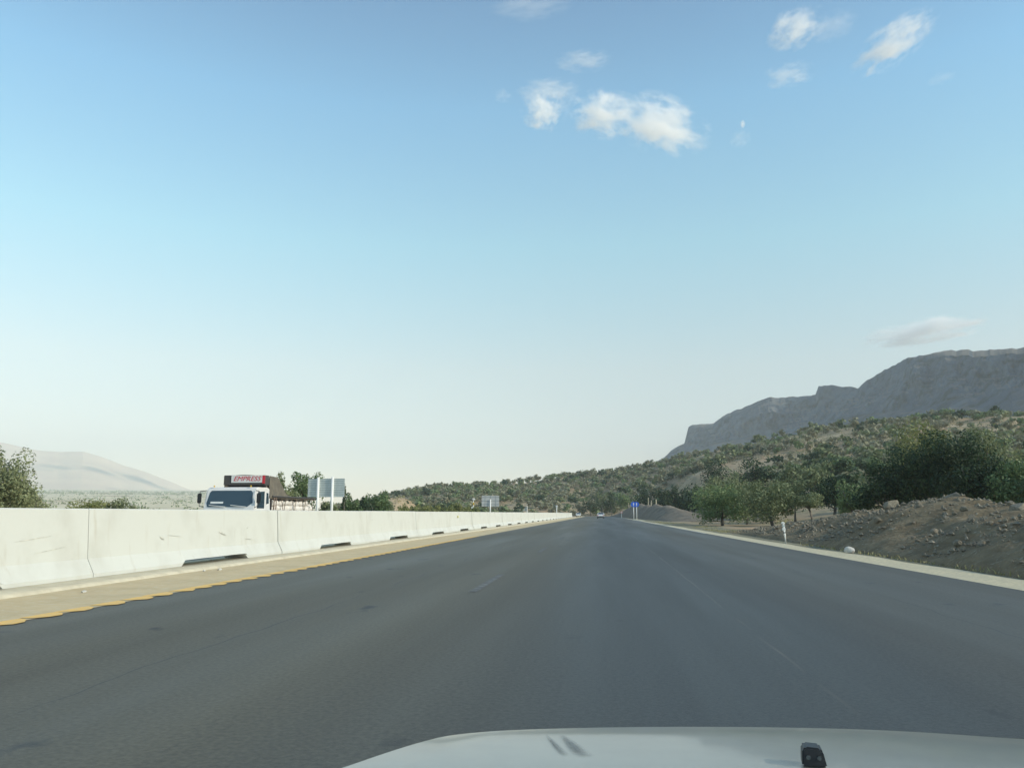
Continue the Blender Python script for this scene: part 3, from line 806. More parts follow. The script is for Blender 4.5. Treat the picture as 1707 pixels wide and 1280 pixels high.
# low scrub between the trees
def scrub(X, Y, smin, smax, q, li):
    zz = Z(X, Y)
    for n in range(len(X)):
        k = int(q); s = rs.uniform(smin, smax)
        p = rs.normal(size=(k, 3))*np.array([.42, .42, .22])*s; p[:, 2] = np.abs(p[:, 2])
        u = rs.normal(size=(k, 3)); u /= np.linalg.norm(u, axis=1)[:, None]; v = np.cross(u, rs.normal(size=(k, 3))); v /= np.linalg.norm(v, axis=1)[:, None]
        L_ = s*.30
        P = np.stack([p-u*L_*.5, p-v*L_*.4, p+u*L_*.5, p+v*L_*.4], 1)+np.array([X[n], Y[n], zz[n]])
        parts.append(P); mi.append(np.full(k, li[rs.randint(len(li))]))
def rnd_polar(n, p0, p1, r0, r1):
    a = rs.uniform(az_of(p0), az_of(p1), n); r = np.sqrt(rs.uniform(r0**2, r1**2, n)); return np.sin(a)*r, np.cos(a)*r
X, Y = rnd_polar(7000, 600, 1760, 90, 560); m_ = ((X > 20) | (X < -34) | (Y > 345)) & (fbm(X*.03, Y*.03, 3) > -.35) & ~((X > 15) & (Y < 140) & (X/Y > ratio(1310)) & (X/Y < ratio(1400)))
scrub(X[m_], Y[m_], .7, 1.8, 12, [0, 1, 1, 2, 3, 4])
X, Y = rnd_polar(1000, -120, 470, 300, 2600); scrub(X, Y, 2.5, 6.5, 9, [2, 3, 3])
X, Y = rnd_polar(700, -120, 380, 2000, 3300); scrub(X, Y, 5, 12, 8, [1, 2, 3])
me = quads_mesh('hillside_scrub', np.concatenate(parts))
for k in ('leaf_dark', 'leaf_hill', 'leaf_green', 'leaf_olive', 'dry_grass'): me.materials.append(M[k])
me.polygons.foreach_set("material_index", np.concatenate(mi).astype(np.int32))
tag(link('hillside_woodland', me), 'open oak woodland and scrub covering the hillside and the far plain', None, None, 'stuff')

# ------------------------------------------------------------ the cliff mountain on the right
def mountain(name, top, foot, r_foot, r_top, m, seed, az0, az1, n_az, cliff=True, base_r=None, rough=1.0):
    """top, foot: skyline and cliff-foot pixels"""
    at = np.array([az_of(p) for p, _ in top]); tt = np.array([tan_el(p, q) for p, q in top])
    af = np.array([az_of(p) for p, _ in foot]); tf = np.array([tan_el(p, q) for p, q in foot])
    az = np.linspace(az0, az1, n_az)
    T_ = np.interp(az, at, tt); F_ = np.interp(az, af, tf)
    u = az*r_foot
    T_ = T_*(1+fbm(u*.012, u*0+seed, 4)*.012+(fbm(u*.09, u*0+seed+2, 3)*.012 if cliff else 0))
    rows = []
    rk = 1 if not cliff else np.interp(az, [az_of(1110), az_of(1707), az_of(2300)], [1.42, .80, .62])
    rt = rk*r_top*(1+fbm(u*.004, u*0+seed, 3)*.05)
    rfo = rk*r_foot*(1+fbm(u*.004, u*0+seed+4, 3)*.04)
    ztop = T_*rt; zft = F_*rfo
    prof = []
    if not cliff:
        for k in range(72):
            s = k/71; rr = base_r+(rt-base_r)*s
            g = fbm(u*.004+s*.8, s*5+u*0, 5)*80*math.sin(math.pi*s)**.8+fbm(u*.02, s*14+u*0, 3)*22*s*(1-s)*4
            prof.append((rr+g*.8, ztop*s**1.2+g*.10*(1-s)))
        for k in range(1, 8): prof.append((rt+k*150, ztop*(1-.03*k)-k*4))
        P = np.stack([np.stack([np.sin(az)*rr, np.cos(az)*rr, z+0*u], -1) for rr, z in prof], 1)
        o = link(name, grid_mesh(name, P), m); tag(o, kind='structure'); return o
    n1, n2, n3 = 26, 84, 14
    for k in range(n1):      # talus
        s = k/(n1-1); rr = base_r*rk+(rfo-base_r*rk)*s; z = zft*(s**1.25)
        g = fbm(u*.02+s*1.3, s*6+u*0, 4)*26*s*rough; prof.append((rr+g*.4, z+g*.55*(1-s*.3)-2))
    for k in range(1, n2):   # the wall, in ledges
        s = k/(n2-1)
        st = (s+.006*np.sin(s*30+fbm(u*.006, u*0+2, 2)*5)) if cliff else s
        rr = rfo+(rt-rfo)*np.clip(st, 0, 1)+np.clip(s-.88, 0, 1)*1500*smooth(fbm(u*.006, u*0+31, 3)*1.6+.35)
        g = (fbm(u*.014, s*.7+seed+u*0, 5)*75+fbm(u*.05, s*2.0+u*0, 4)*34+fbm(u*.012, s*12+u*0, 3)*6)*rough*math.sin(math.pi*min(s*.9+.1, 1))
        z = (zft+(ztop-zft)*s)*rr/(rfo+(rt-rfo)*np.clip(st, 0, 1))
        prof.append((rr+g, z))
    rend = prof[-1][0]
    for k in range(1, n3):
        s = k/(n3-1); prof.append((rend+s*900, prof[25+n2-1][1]*(1-.25*s*s)-s*10))
    P = np.stack([np.stack([np.sin(az)*rr, np.cos(az)*rr, z+0*u], -1) for rr, z in prof], 1)
    o = link(name, grid_mesh(name, P), m); tag(o, kind='structure'); return o
M['cliff'] = mat('cliff_rock', (.065, .085, .108), .95, spec=.1, noise=(.03, (.10, .125, .15), .47, .62, (1, 1, .22)), noise2=(.05, (.03, .045, .045), .5, .62), bump=(.05, .9, 9))
def slope_tint(m, steep_mat_lo, col):
    N = m.node_tree.nodes; L = m.node_tree.links; b = N["Principled BSDF"]
    src = b.inputs["Base Color"].links[0].from_socket
    g = N.new("ShaderNodeNewGeometry"); sx = N.new("ShaderNodeSeparateXYZ"); L.new(g.outputs["True Normal"], sx.inputs[0])
    r = N.new("ShaderNodeMapRange"); r.inputs["From Min"].default_value = steep_mat_lo; r.inputs["From Max"].default_value = steep_mat_lo+.25; L.new(sx.outputs["Z"], r.inputs["Value"])
    x = N.new("ShaderNodeMix"); x.data_type = 'RGBA'; L.new(r.outputs[0], x.inputs["Factor"]); L.new(src, x.inputs["A"]); x.inputs["B"].default_value = (*col, 1)
    L.new(x.outputs["Result"], b.inputs["Base Color"])
slope_tint(M['cliff'], .80, (.22, .18, .14))
mountain('cliff_mountain',
    [(1060, 790), (1108, 763), (1122, 750), (1136, 742), (1145, 738), (1153, 711), (1160, 707), (1196, 705), (1212, 692), (1240, 680), (1290, 662), (1325, 660), (1372, 657), (1378, 642), (1400, 640), (1438, 644), (1445, 646), (1462, 632), (1498, 612), (1518, 600), (1538, 592), (1570, 586), (1600, 580), (1650, 580), (1707, 577), (1800, 570), (1950, 575), (2300, 600)],
    [(1060, 795), (1108, 768), (1150, 748), (1200, 738), (1300, 722), (1450, 690), (1600, 662), (1707, 648), (1900, 640), (2300, 640)],
    1350, 1480, M['cliff'], 5.5, az_of(1070), az_of(2100), 980, base_r=820)
# ------------------------------------------------------------ far pale range on the left
M['pale_rock'] = mat('pale_mountain_soil', (.66, .52, .38), .95, spec=.1, noise=(.004, (.58, .45, .34), .4, .65), noise2=(.02, (.60, .52, .36), .55, .75), bump=(.01, .4, 15))
mountain('far_mountain',
    [(-600, 700), (-300, 715), (-120, 722), (0, 738), (40, 748), (90, 753), (130, 752), (160, 760), (200, 775), (240, 787), (280, 802), (320, 818), (350, 832), (380, 843), (420, 850)],
    [(-600, 815), (0, 820), (200, 828), (330, 838), (420, 852)],
    4200, 5600, M['pale_rock'], 8.1, az_of(-500), az_of(415), 420, cliff=False, base_r=3300, rough=1.4)

# ------------------------------------------------------------ flatbed truck behind the barrier
def build_truck():
    W = 2.45
    Yf = W/(ratio(422)-ratio(338)); Xn = ratio(422)*Yf; Xc = Xn-W/2
    root = empty('truck', (Xc, Yf, 0)); tag(root, 'white lorry with lettered roof box and white sacks, driving behind the barrier', 'truck')
    # local frame: x across (+ towards us), y back along the truck, z up
    h = W/2
    # cab: side outline (y, z)
    out = [(0, .55), (-.02, 1.3), (.05, 1.56), (.28, 2.40), (.42, 2.50), (1.55, 2.52), (1.75, 2.42), (1.85, .9), (1.85, .55)]
    cab = MB().prism([(y, z) for y, z in out], 'x', -h, h)
    es = [e for e in cab.bm.edges]
    bmesh.ops.bevel(cab.bm, geom=es, offset=.045, segments=2, affect='EDGES', clamp_overlap=True)
    cb = cab.build('cab', M['truck_white'], root)
    # windscreen lies on the raked front
    def fp(x, t):  # point on the rake between (.05,1.56) and (.28,2.40)
        return (x, .05+.23*t-.012, 1.56+.84*t)
    ws = MB(); pts = [(-h+.16, .03), (-h+.10, .25), (-h+.18, .82), (-h+.26, .93), (h-.26, .93), (h-.18, .82), (h-.10, .25), (h-.34, .03)]
    A = [ws.bm.verts.new(fp(x_, t)) for x_, t in pts]; B = [ws.bm.verts.new((v.co.x, v.co.y+.05, v.co.z)) for v in A]
    ws.bm.faces.new(A); ws.bm.faces.new(B[::-1])
    for k in range(8): ws.bm.faces.new((A[k], A[(k+1) % 8], B[(k+1) % 8], B[k]))
    w_ = ws.build('windscreen', M['glass'], root)
    for x0, x1 in ((-.95, -.15), (.1, .85)):
        MB().tube([(x0, -.0, 1.66), ((x0+x1)/2, -.01, 1.62), (x1, .0, 1.585)], .017, 5).build('wiper', M['white_paint'], w_)
    MB().box((-.62, .10, 1.78), (.62, .02, .09), rot=Matrix.Rotation(-.27, 3, 'X')).build('dashboard_card', M['white_paint'], w_)
    # side window, quarter window, door
    for s_ in (1, -1):
        x_ = s_*(h+.004)
        MB().prism([(.36, 1.52), (.40, 2.28), (1.12, 2.32), (1.14, 1.52)], 'x', x_-.02, x_+.006).build('side_window', M['glass'], root)
        MB().prism([(1.34, 1.72), (1.34, 2.26), (1.55, 2.24), (1.64, 1.76)], 'x', x_-.02, x_+.006).build('quarter_window', M['glass'], root)
        d = MB().prism([(.22, .75), (.24, 1.46), (1.2, 1.46), (1.2, .75)], 'x', x_-.02, x_+.008).build('door', M['truck_white'], root)
        MB().box((x_+.015, 1.08, 1.38), (.03, .16, .04), .01).build('handle', M['black'], d)
        # mirror on arms
        mx = s_*(h+.22)
        mr = MB().box((mx, .02, 1.98), (.2, .07, .46), .03).build('mirror', M['black'], root)
        MB().tube([(s_*(h-.02), .22, 2.34), (mx, .06, 2.30), (mx, .03, 2.2)], .018, 5).build('mirror_arm', M['black'], mr)
        MB().tube([(s_*(h-.02), .1, 1.56), (mx, .05, 1.62), (mx, .03, 1.78)], .018, 5).build('mirror_arm', M['black'], mr)
        MB().box((s_*.85, -.03, .92), (.34, .06, .2), .03).build('headlight', mat('lamp_glass', (.7, .72, .72), .15), root)
        MB().tube([(s_*.9, .32, 2.5), (s_*.9, .32, 2.58)], .035, 6).build('marker_lamp', M['amber'], root)
    MB().box((0, -.02, 1.12), (1.3, .05, .26), .02).build('grille', M['black'], root)
    MB().box((0, -.08, .6), (W, .22, .3), .05).build('bumper', M['galv'], root)
    MB().box((0, .9, 1.66), (W-.4, 1.2, .02)).build('dashboard', M['black'], root)
    # roof box with the lettered board
    zb, zt = 2.60, 3.07
    bx0, bx1 = -h+.72, h+.26
    fr = MB()
    fr.box(((bx0+bx1)/2-.12, .95, (zb+zt)/2), (bx1-bx0+.05, .5, zt-zb), .02)
    ob = fr.build('roof_box', M['dark_steel'], root)
    MB().box(((bx0+bx1)/2+.02, .685, (zb+zt)/2+.055), (bx1-bx0-.46, .03, zt-zb-.13)).build('sign_board', M['white_paint'], ob)
    MB().box((bx1-.14, .684, (zb+zt)/2+.03), (.13, .03, zt-zb-.10)).build('red_board_end', M['red'], ob)
    cu = bpy.data.curves.new('lettering', 'FONT'); cu.body = 'EMPRESS'; cu.size = .32; cu.shear = .35; cu.extrude = .004; cu.offset = .0
    cu.align_x = 'CENTER'; cu.space_character = 1.02
    to = bpy.data.objects.new('tmp', cu); COL.objects.link(to)
    dg = bpy.context.evaluated_depsgraph_get()
    me = bpy.data.meshes.new_from_object(to.evaluated_get(dg)); bpy.data.objects.remove(to)
    me.name = 'lettering'; me.materials.clear(); me.materials.append(M['red'])
    me.transform(Matrix.Translation(((bx0+bx1)/2+.02, .664, (zb+zt)/2-.035)) @ Matrix.Rotation(math.pi/2, 4, 'X') @ Matrix.Scale(1.08, 4, (1, 0, 0)))
    lo = link('lettering', me, None, ob)
    # load bed
    Lb = 8.0; zf = 1.05
    MB().box((0, 2.0+Lb/2-1.0+.1, zf-.12), (W, Lb-2.0, .2), .02).build('flatbed', M['dark_steel'], root)
    for yk in (.95, 6.2, 7.3):
        for s_ in (-1, 1):
            wl_ = MB().tube([(s_*(h-.30), yk, .48), (s_*(h-.02), yk, .48)], .48, 20).build('wheel', M['rubber'], root)
            MB().tube([(s_*(h-.05), yk, .48), (s_*(h-.0), yk, .48)], .26, 12).build('rim', M['galv'], wl_)
    # tarpaulin heap behind the cab: high at the front, sloping down, lying over the load
    n = 24; m_ = 13; P = np.zeros((n, m_, 3))
    for i in range(n):
        yy = 1.62+(Lb-1.9)*i/(n-1)
        top = np.interp(yy, [1.62, 2.6, 3.1, 3.7, 4.3, Lb], [3.12, 3.08, 2.75, 2.30, 2.17, 2.14])
        for j in range(m_):
            t = j/(m_-1)*2-1
            xx = t*(h+.01); zz = top-(abs(t)**6)*(top-2.02) + (.02*math.sin(yy*5+t*4))
            P[i, j] = (xx, yy, zz)
    tp = grid_mesh('tarpaulin', P[::-1]); tpo = link('tarpaulin', tp, M['brown_tarp'], root)
    sm = tpo.modifiers.new('thick', 'SOLIDIFY'); sm.thickness = .03
    MB().prism([(2.06, 1.2), (2.06, 3.0), (2.13, 3.0), (2.13, 1.2)][:4], 'x', -h+.05, h-.05).build('headboard', M['dark_steel'], root)
    # side panel of the tarp by the cab
    MB().prism([(1.66, 2.0), (1.66, 3.08), (2.6, 3.04), (3.1, 2.7), (3.7, 2.26), (4.3, 2.14), (7.7, 2.1), (7.7, 2.0)], 'x', h-.04, h+.0).build('tarpaulin_side', M['brown_tarp'], root)
    MB().tube([(h+.02, 2.0, 2.10), (h+.02, 7.9, 2.10)], .05, 6).build('side_rail', M['dark_steel'], root)
    # sacks (one mesh for each row), ropes across them
    rgs = np.random.RandomState(8)
    for row in range(3):
        for i in range(9):
            bm = bmesh.new(); bmesh.ops.create_icosphere(bm, subdivisions=2, radius=1)
            k = i
            for v in bm.verts:
                c = v.co; r_ = 1
                v.co = Vector((math.copysign(abs(c.x)**.6, c.x)*(h-.02 if row < 2 else h-.06), math.copysign(abs(c.y)**.7, c.y)*.33, math.copysign(abs(c.z)**.7, c.z)*.22))+Vector((rgs.normal()*.012, rgs.normal()*.012, rgs.normal()*.012))
            dz = rgs.uniform(-.03, .04)-(.16 if (row == 2 and i == 8) else 0)
            bmesh.ops.translate(bm, verts=bm.verts, vec=(rgs.uniform(-.02, .03), 2.35+i*.64+(row % 2)*.1, 1.2+row*.30+dz))
            me = bpy.data.meshes.new('sack'); bm.to_mesh(me); bm.free()
            so = link('sack', me, M['sack'], None, True)
            so.location = (Xc, Yf, 0)
            tag(so, ['white woven sack in the lowest layer of the truck load', 'white woven sack in the middle layer of the truck load', 'white bulging sack in the top layer of the truck load'][row], 'sack', ['lowest layer of sacks on the truck', 'middle layer of sacks on the truck', 'top layer of sacks on the truck'][row])
    for i in range(8):
        y0 = 2.3+i*.68
        pts = [(h+.03, y0, 2.04), (h+.05, y0+(.34 if i % 2 else -.3)*.5, 1.78), (h+.05, y0+(.34 if i % 2 else -.3), 1.3)]
        MB().tube(pts, .017, 5).build('rope', M['rope'], root)
    for y_ in (2.2, 2.45): MB().box((h+.03, y_, 1.6), (.03, .05, .9)).build('stanchion', mat('brown_stanchion', (.25, .17, .13), .8) if y_ == 2.2 else bpy.data.materials['brown_stanchion'], root)
build_truck()

# ------------------------------------------------------------ signs and posts
def big_sign():
    Yc = 60.; a = at_y(514, 798, Yc); b = at_y(575, 798, Yc); zb = at_y(545, 828, Yc)[2]; zt = a[2]
    cx = (a[0]+b[0])/2; w = b[0]-a[0]
    root = empty('road_sign', (cx, Yc, 0)); tag(root, 'large road sign seen from the back on two white posts behind the barrier', 'road sign')
    pn = MB(); n = 8; hh = (zt-zb)/n
    for i in range(n): pn.box((0, .0, zb+hh*(i+.5)), (w, .03, hh-.012), .004)
    p_ = pn.build('panel', M['galv'], root)
    for i in range(n+1): MB().box((0, -.025, zb+hh*i), (w, .02, .02)).build('rib', M['galv_dark'], p_)
    for px in (530, 554):
        x_ = at_y(px, 830, Yc)[0]-cx
        MB().tube([(x_, -.09, -.3), (x_+.0, -.09, zt+.12)], .11, 10).build('post', M['white_paint'], root, True)
big_sign()
def small_sign():
    Yc = 150.; a = at_y(803, 826, Yc); b = at_y(832, 826, Yc); zb = at_y(817, 844, Yc)[2]; zt = a[2]
    cx = (a[0]+b[0])/2; w = b[0]-a[0]
    root = empty('road_sign', (cx, Yc, 0)); tag(root, 'smaller pale sign seen from the back on a single post, far behind the barrier', 'road sign')
    p_ = MB().box((0, 0, (zb+zt)/2), (w, .04, zt-zb), .01).build('panel', mat('pale_sign_back', (.55, .55, .53), .5), root)
    for zz in (.2, .52, .85): MB().box((0, -.04, zb+(zt-zb)*zz), (w*.98, .04, .06)).build('rib', M['galv_dark'], p_)
    for t in (-.3, .0, .3): MB().box((t*w, -.035, (zb+zt)/2), (.04, .03, zt-zb)).build('brace', M['galv_dark'], p_)
    MB().tube([(0, -.12, -.3), (0, -.12, zb+(zt-zb)*.65)], .12, 8).build('post', M['white_paint'], root, True)
small_sign()
def post_things():
    # pole with two lamp heads
    Yc = 130.; g = at_y(789, 853, Yc); zt = at_y(789, 831, Yc)[2]
    r_ = empty('lamp_post', (g[0], Yc, 0)); tag(r_, 'short white pole with two pale heads, left of the single post sign', 'post')
    MB().tube([(0, 0, -.3), (0, 0, zt-.2)], [.13, .07], 8).build('pole', M['white_paint'], r_)
    MB().box((0.05, 0, zt-.1), (.5, .25, .32), .08).build('head', M['white_paint'], r_)
    MB().box((-.1, 0, zt-1.5), (.55, .25, .28), .08).build('head', M['white_paint'], r_)
    MB().box((.02, 0, zt-.85), (.22, .2, .5), .05).build('band', M['amber'], r_)
    # small triangular sign
    Yc = 200.; g = at_y(876, 853, Yc); zt = at_y(876, 843, Yc)[2]
    r_ = empty('road_sign', (g[0], Yc, 0)); tag(r_, 'tiny triangular sign on a post far behind the barrier', 'road sign')
    MB().prism([(-.85, zt-1.3), (.5, zt-1.3), (.5, zt)], 'y', -.03, .03).build('panel', mat('grey_sign_back', (.4, .42, .38), .6), r_)
    MB().tube([(.42, -.08, -.2), (.42, -.08, zt)], .1, 6).build('post', M['white_paint'], r_)
    # white marker post at the barrier's far end
    Yc = 235.; x_ = ratio(928)*Yc; zt = at_y(928, 842, Yc)[2]
    r_ = empty('marker_post', (x_, Yc, 0)); tag(r_, 'white marker post behind the far end of the barrier', 'post')
    MB().tube([(0, 0, -.2), (0, 0, zt-.6)], .16, 8).build('pole', M['white_paint'], r_)
    MB().box((0, 0, zt-.3), (.55, .3, .62), .08).build('head', M['white_paint'], r_)
    # blue round signs on the little island
    Yc = 150.; g1 = at_y(1055.5, 862, Yc); g2 = at_y(1061.5, 862, Yc)
    for n, (px, py, lb) in enumerate([(1056, 840.5, 'blue round sign with white arrow, left of the pair on the roadside island'), (1061, 840.5, 'blue round sign with white arrow, right of the pair on the roadside island')]):
        Y_ = Yc+n*.6; p_ = at_y(px, py, Y_); R_ = .50
        r_ = empty('traffic_sign', (p_[0], Y_, 0.0)); tag(r_, lb, 'road sign', 'blue signs on the island')
        MB().tube([(0, 0.04, -.2), (0, 0.04, p_[2]+.2)], .065, 8).build('post', M['white_paint'], r_, True)
        dsc = MB().tube([(0, -.03, p_[2]), (0, .0, p_[2])], R_, 28).build('disc', M['blue_sign'], r_)
        z0 = p_[2]
        arrow = [(-.05, z0-.3), (.07, z0-.3), (.07, z0+.08), (.17, z0+.08), (.01, z0+.32), (-.15, z0+.08), (-.05, z0+.08)]
        MB().prism(arrow, 'y', -.036, -.031).build('arrow', M['white_paint'], dsc)
    # island of pale gravel
    n = 22; P = np.zeros((n, 9, 3))
    for i in range(n):
        for j in range(9):
            t = i/(n-1)*2-1; s_ = j/8
            w_ = max(0, 1-t*t)**.6
            P[i, j] = (6.9-1.5*s_*w_*1.0, 150+t*17, .16*math.sin(math.pi*min(s_*1.0, 1))*w_+.0)
    tag(link('road_island', grid_mesh('road_island', P[::-1]), M['gravel']), kind='structure')
    # small reddish round sign farther left
    Yc = 210.; p_ = at_y(1036, 853.5, Yc)
    r_ = empty('traffic_sign', (p_[0], Yc, 0)); tag(r_, 'small faded red and white round sign low against the dark bank', 'road sign')
    MB().tube([(0, .03, -.2), (0, .03, p_[2])], .05, 6).build('post', M['galv'], r_)
    d_ = MB().tube([(0, -.03, p_[2]), (0, 0, p_[2])], .33, 20).build('disc', mat('faded_red', (.45, .2, .18), .6), r_)
    MB().tube([(0, -.04, p_[2]), (0, -.031, p_[2])], .2, 16).build('disc_face', mat('faded_white', (.5, .46, .44), .6), d_)
    # pale pole and short posts on the bank crest
    for (px, pt, Y_, lb, rad) in [(1080.5, 829, 232, 'pale pole standing on the crest of the dark bank', .10), (1085.5, 834, 230, 'short pale post right of the pole on the dark bank', .1), (1093.5, 832, 222, 'thicker pale stump right of the pole on the dark bank', .16), (1047.5, 838, 262, 'short pale stake left on the crest of the dark bank', .08)]:
        p_ = at_y(px, pt, Y_); zz = 3.3
        o = MB().tube([(0, 0, 0), (0.02, 0, p_[2]-zz)], [rad*1.1, rad*.9], 7).build('post', M['kerb']); o.location = (p_[0], Y_, zz)
        tag(o, lb, 'post')
    # delineator by the shoulder
    g = ground(1310, 905.5); zt = at_y(1308, 870, g[1])[2]
    r_ = empty('delineator_post', (g[0], g[1], 0)); tag(r_, 'white delineator post leaning slightly beside the gravel shoulder', 'post')
    MB().tube([(0, 0, -.1), (-.02, 0, .35), (-.06, .0, zt-.08)], [.045, .04, .04], 8).build('pole', M['white_paint'], r_, True)
    MB().box((-.075, 0, zt-.04), (.16, .07, .11), .03).build('cap', M['white_paint'], r_)
    MB().box((-.058, -.0, zt-.16), (.105, .09, .08), .01).build('band', M['galv'], r_)
    MB().box((-.05, -.0, zt-.30), (.14, .09, .13), .02).build('reflector', M['white_paint'], r_)
    MB().box((-.035, -.0, zt-.45), (.10, .09, .05), .01).build('band', M['black'], r_)
    # stones
    g = ground(1416, 921)
    o = bpy.data.objects.new('stone', rock_mesh(77)); COL.objects.link(o); o.data.materials[0] = M['white_stone']; o.location = (g[0], g[1], .07); o.scale = (.17, .15, .15)
    tag(o, 'white painted stone at the edge of the gravel shoulder', 'stone')
    Yc = 47.; p_ = at_y(1340, 873, Yc)
    o = bpy.data.objects.new('stone', rock_mesh(78)); COL.objects.link(o); o.data.materials[0] = M['white_stone']; o.location = (p_[0], Yc, max(p_[2], .1)); o.scale = (.16, .13, .09)
    tag(o, 'small white stone on the ground left of the rubble bank', 'stone')
    # low tan field wall segments
    Yc = 175.; a = at_y(1103, 836, Yc)
post_things()

# ------------------------------------------------------------ cars
def build_sedan(loc, rz, label, scale=1):
    root = empty('car', loc, rz); tag(root, label, 'car')
    # side outline along y (rear at 0, front at 4.4)
    low = [(0.02, .35), (.0, .62), (.06, .92), (.25, .98), (1.0, 1.0), (3.2, .95), (4.2, .80), (4.38, .62), (4.36, .35), (3.9, .24), (.4, .24)]
    b = MB().prism(low, 'x', -.84, .84)
    bmesh.ops.bevel(b.bm, geom=list(b.bm.edges), offset=.05, segments=2, affect='EDGES', clamp_overlap=True)
    body = b.build('body', M['car_white'], root)
    c = MB()
    lo = [(-.76, .55, .97), (.76, .55, .97), (.76, 3.25, .95), (-.76, 3.25, .95)]; hi = [(-.60, 1.05, 1.42), (.60, 1.05, 1.42), (.60, 2.35, 1.42), (-.60, 2.35, 1.42)]
    A = [c.bm.verts.new(p) for p in lo]; B = [c.bm.verts.new(p) for p in hi]
    c.bm.faces.new(B)
    for k in range(4): c.bm.faces.new((A[k], A[(k+1) % 4], B[(k+1) % 4], B[k]))
    c.build('window', M['glass'], root)
    MB().box((0, 1.7, 1.435), (1.22, 1.4, .05), .02).build('roof', M['car_white'], root)
    for sx in (-1, 1):
        for (y_, t) in ((.8, 0), (2.0, 1), (2.75, 2)):
            pass
        MB().tube([(sx*.75, .57, .98), (sx*.60, 1.03, 1.43)], .04, 5).build('pillar', M['car_white'], root)
        MB().tube([(sx*.75, 3.2, .96), (sx*.60, 2.38, 1.43)], .04, 5).build('pillar', M['car_white'], root)
        MB().box((sx*.66, -.005, .74), (.28, .06, .16), .02).build('taillight', M['red'], root)
        MB().box((sx*.62, 4.34, .66), (.32, .08, .14), .02).build('headlight', M['galv'], root)
        MB().box((sx*.93, 2.85, 1.02), (.16, .08, .12), .02).build('mirror', M['car_white'], root)
        for y_ in (.82, 3.5):
            w_ = MB().tube([(sx*.66, y_, .31), (sx*.86, y_, .31)], .31, 18).build('wheel', M['rubber'], root)
            MB().tube([(sx*.80, y_, .31), (sx*.875, y_, .31)], .18, 12).build('rim', M['galv'], w_)
    MB().box((0, -.03, .42), (1.66, .10, .22), .04).build('bumper', M['black'], root)
    MB().box((0, -.03, .72), (.5, .02, .12)).build('number_plate', M['white_paint'], root)
    return root
build_sedan((-.85, 198, 0), 0, 'white saloon car driving away ahead, in the middle of the road')
build_sedan((-9.3, 292, 0), math.pi, 'pale car coming round the far end of the barrier')

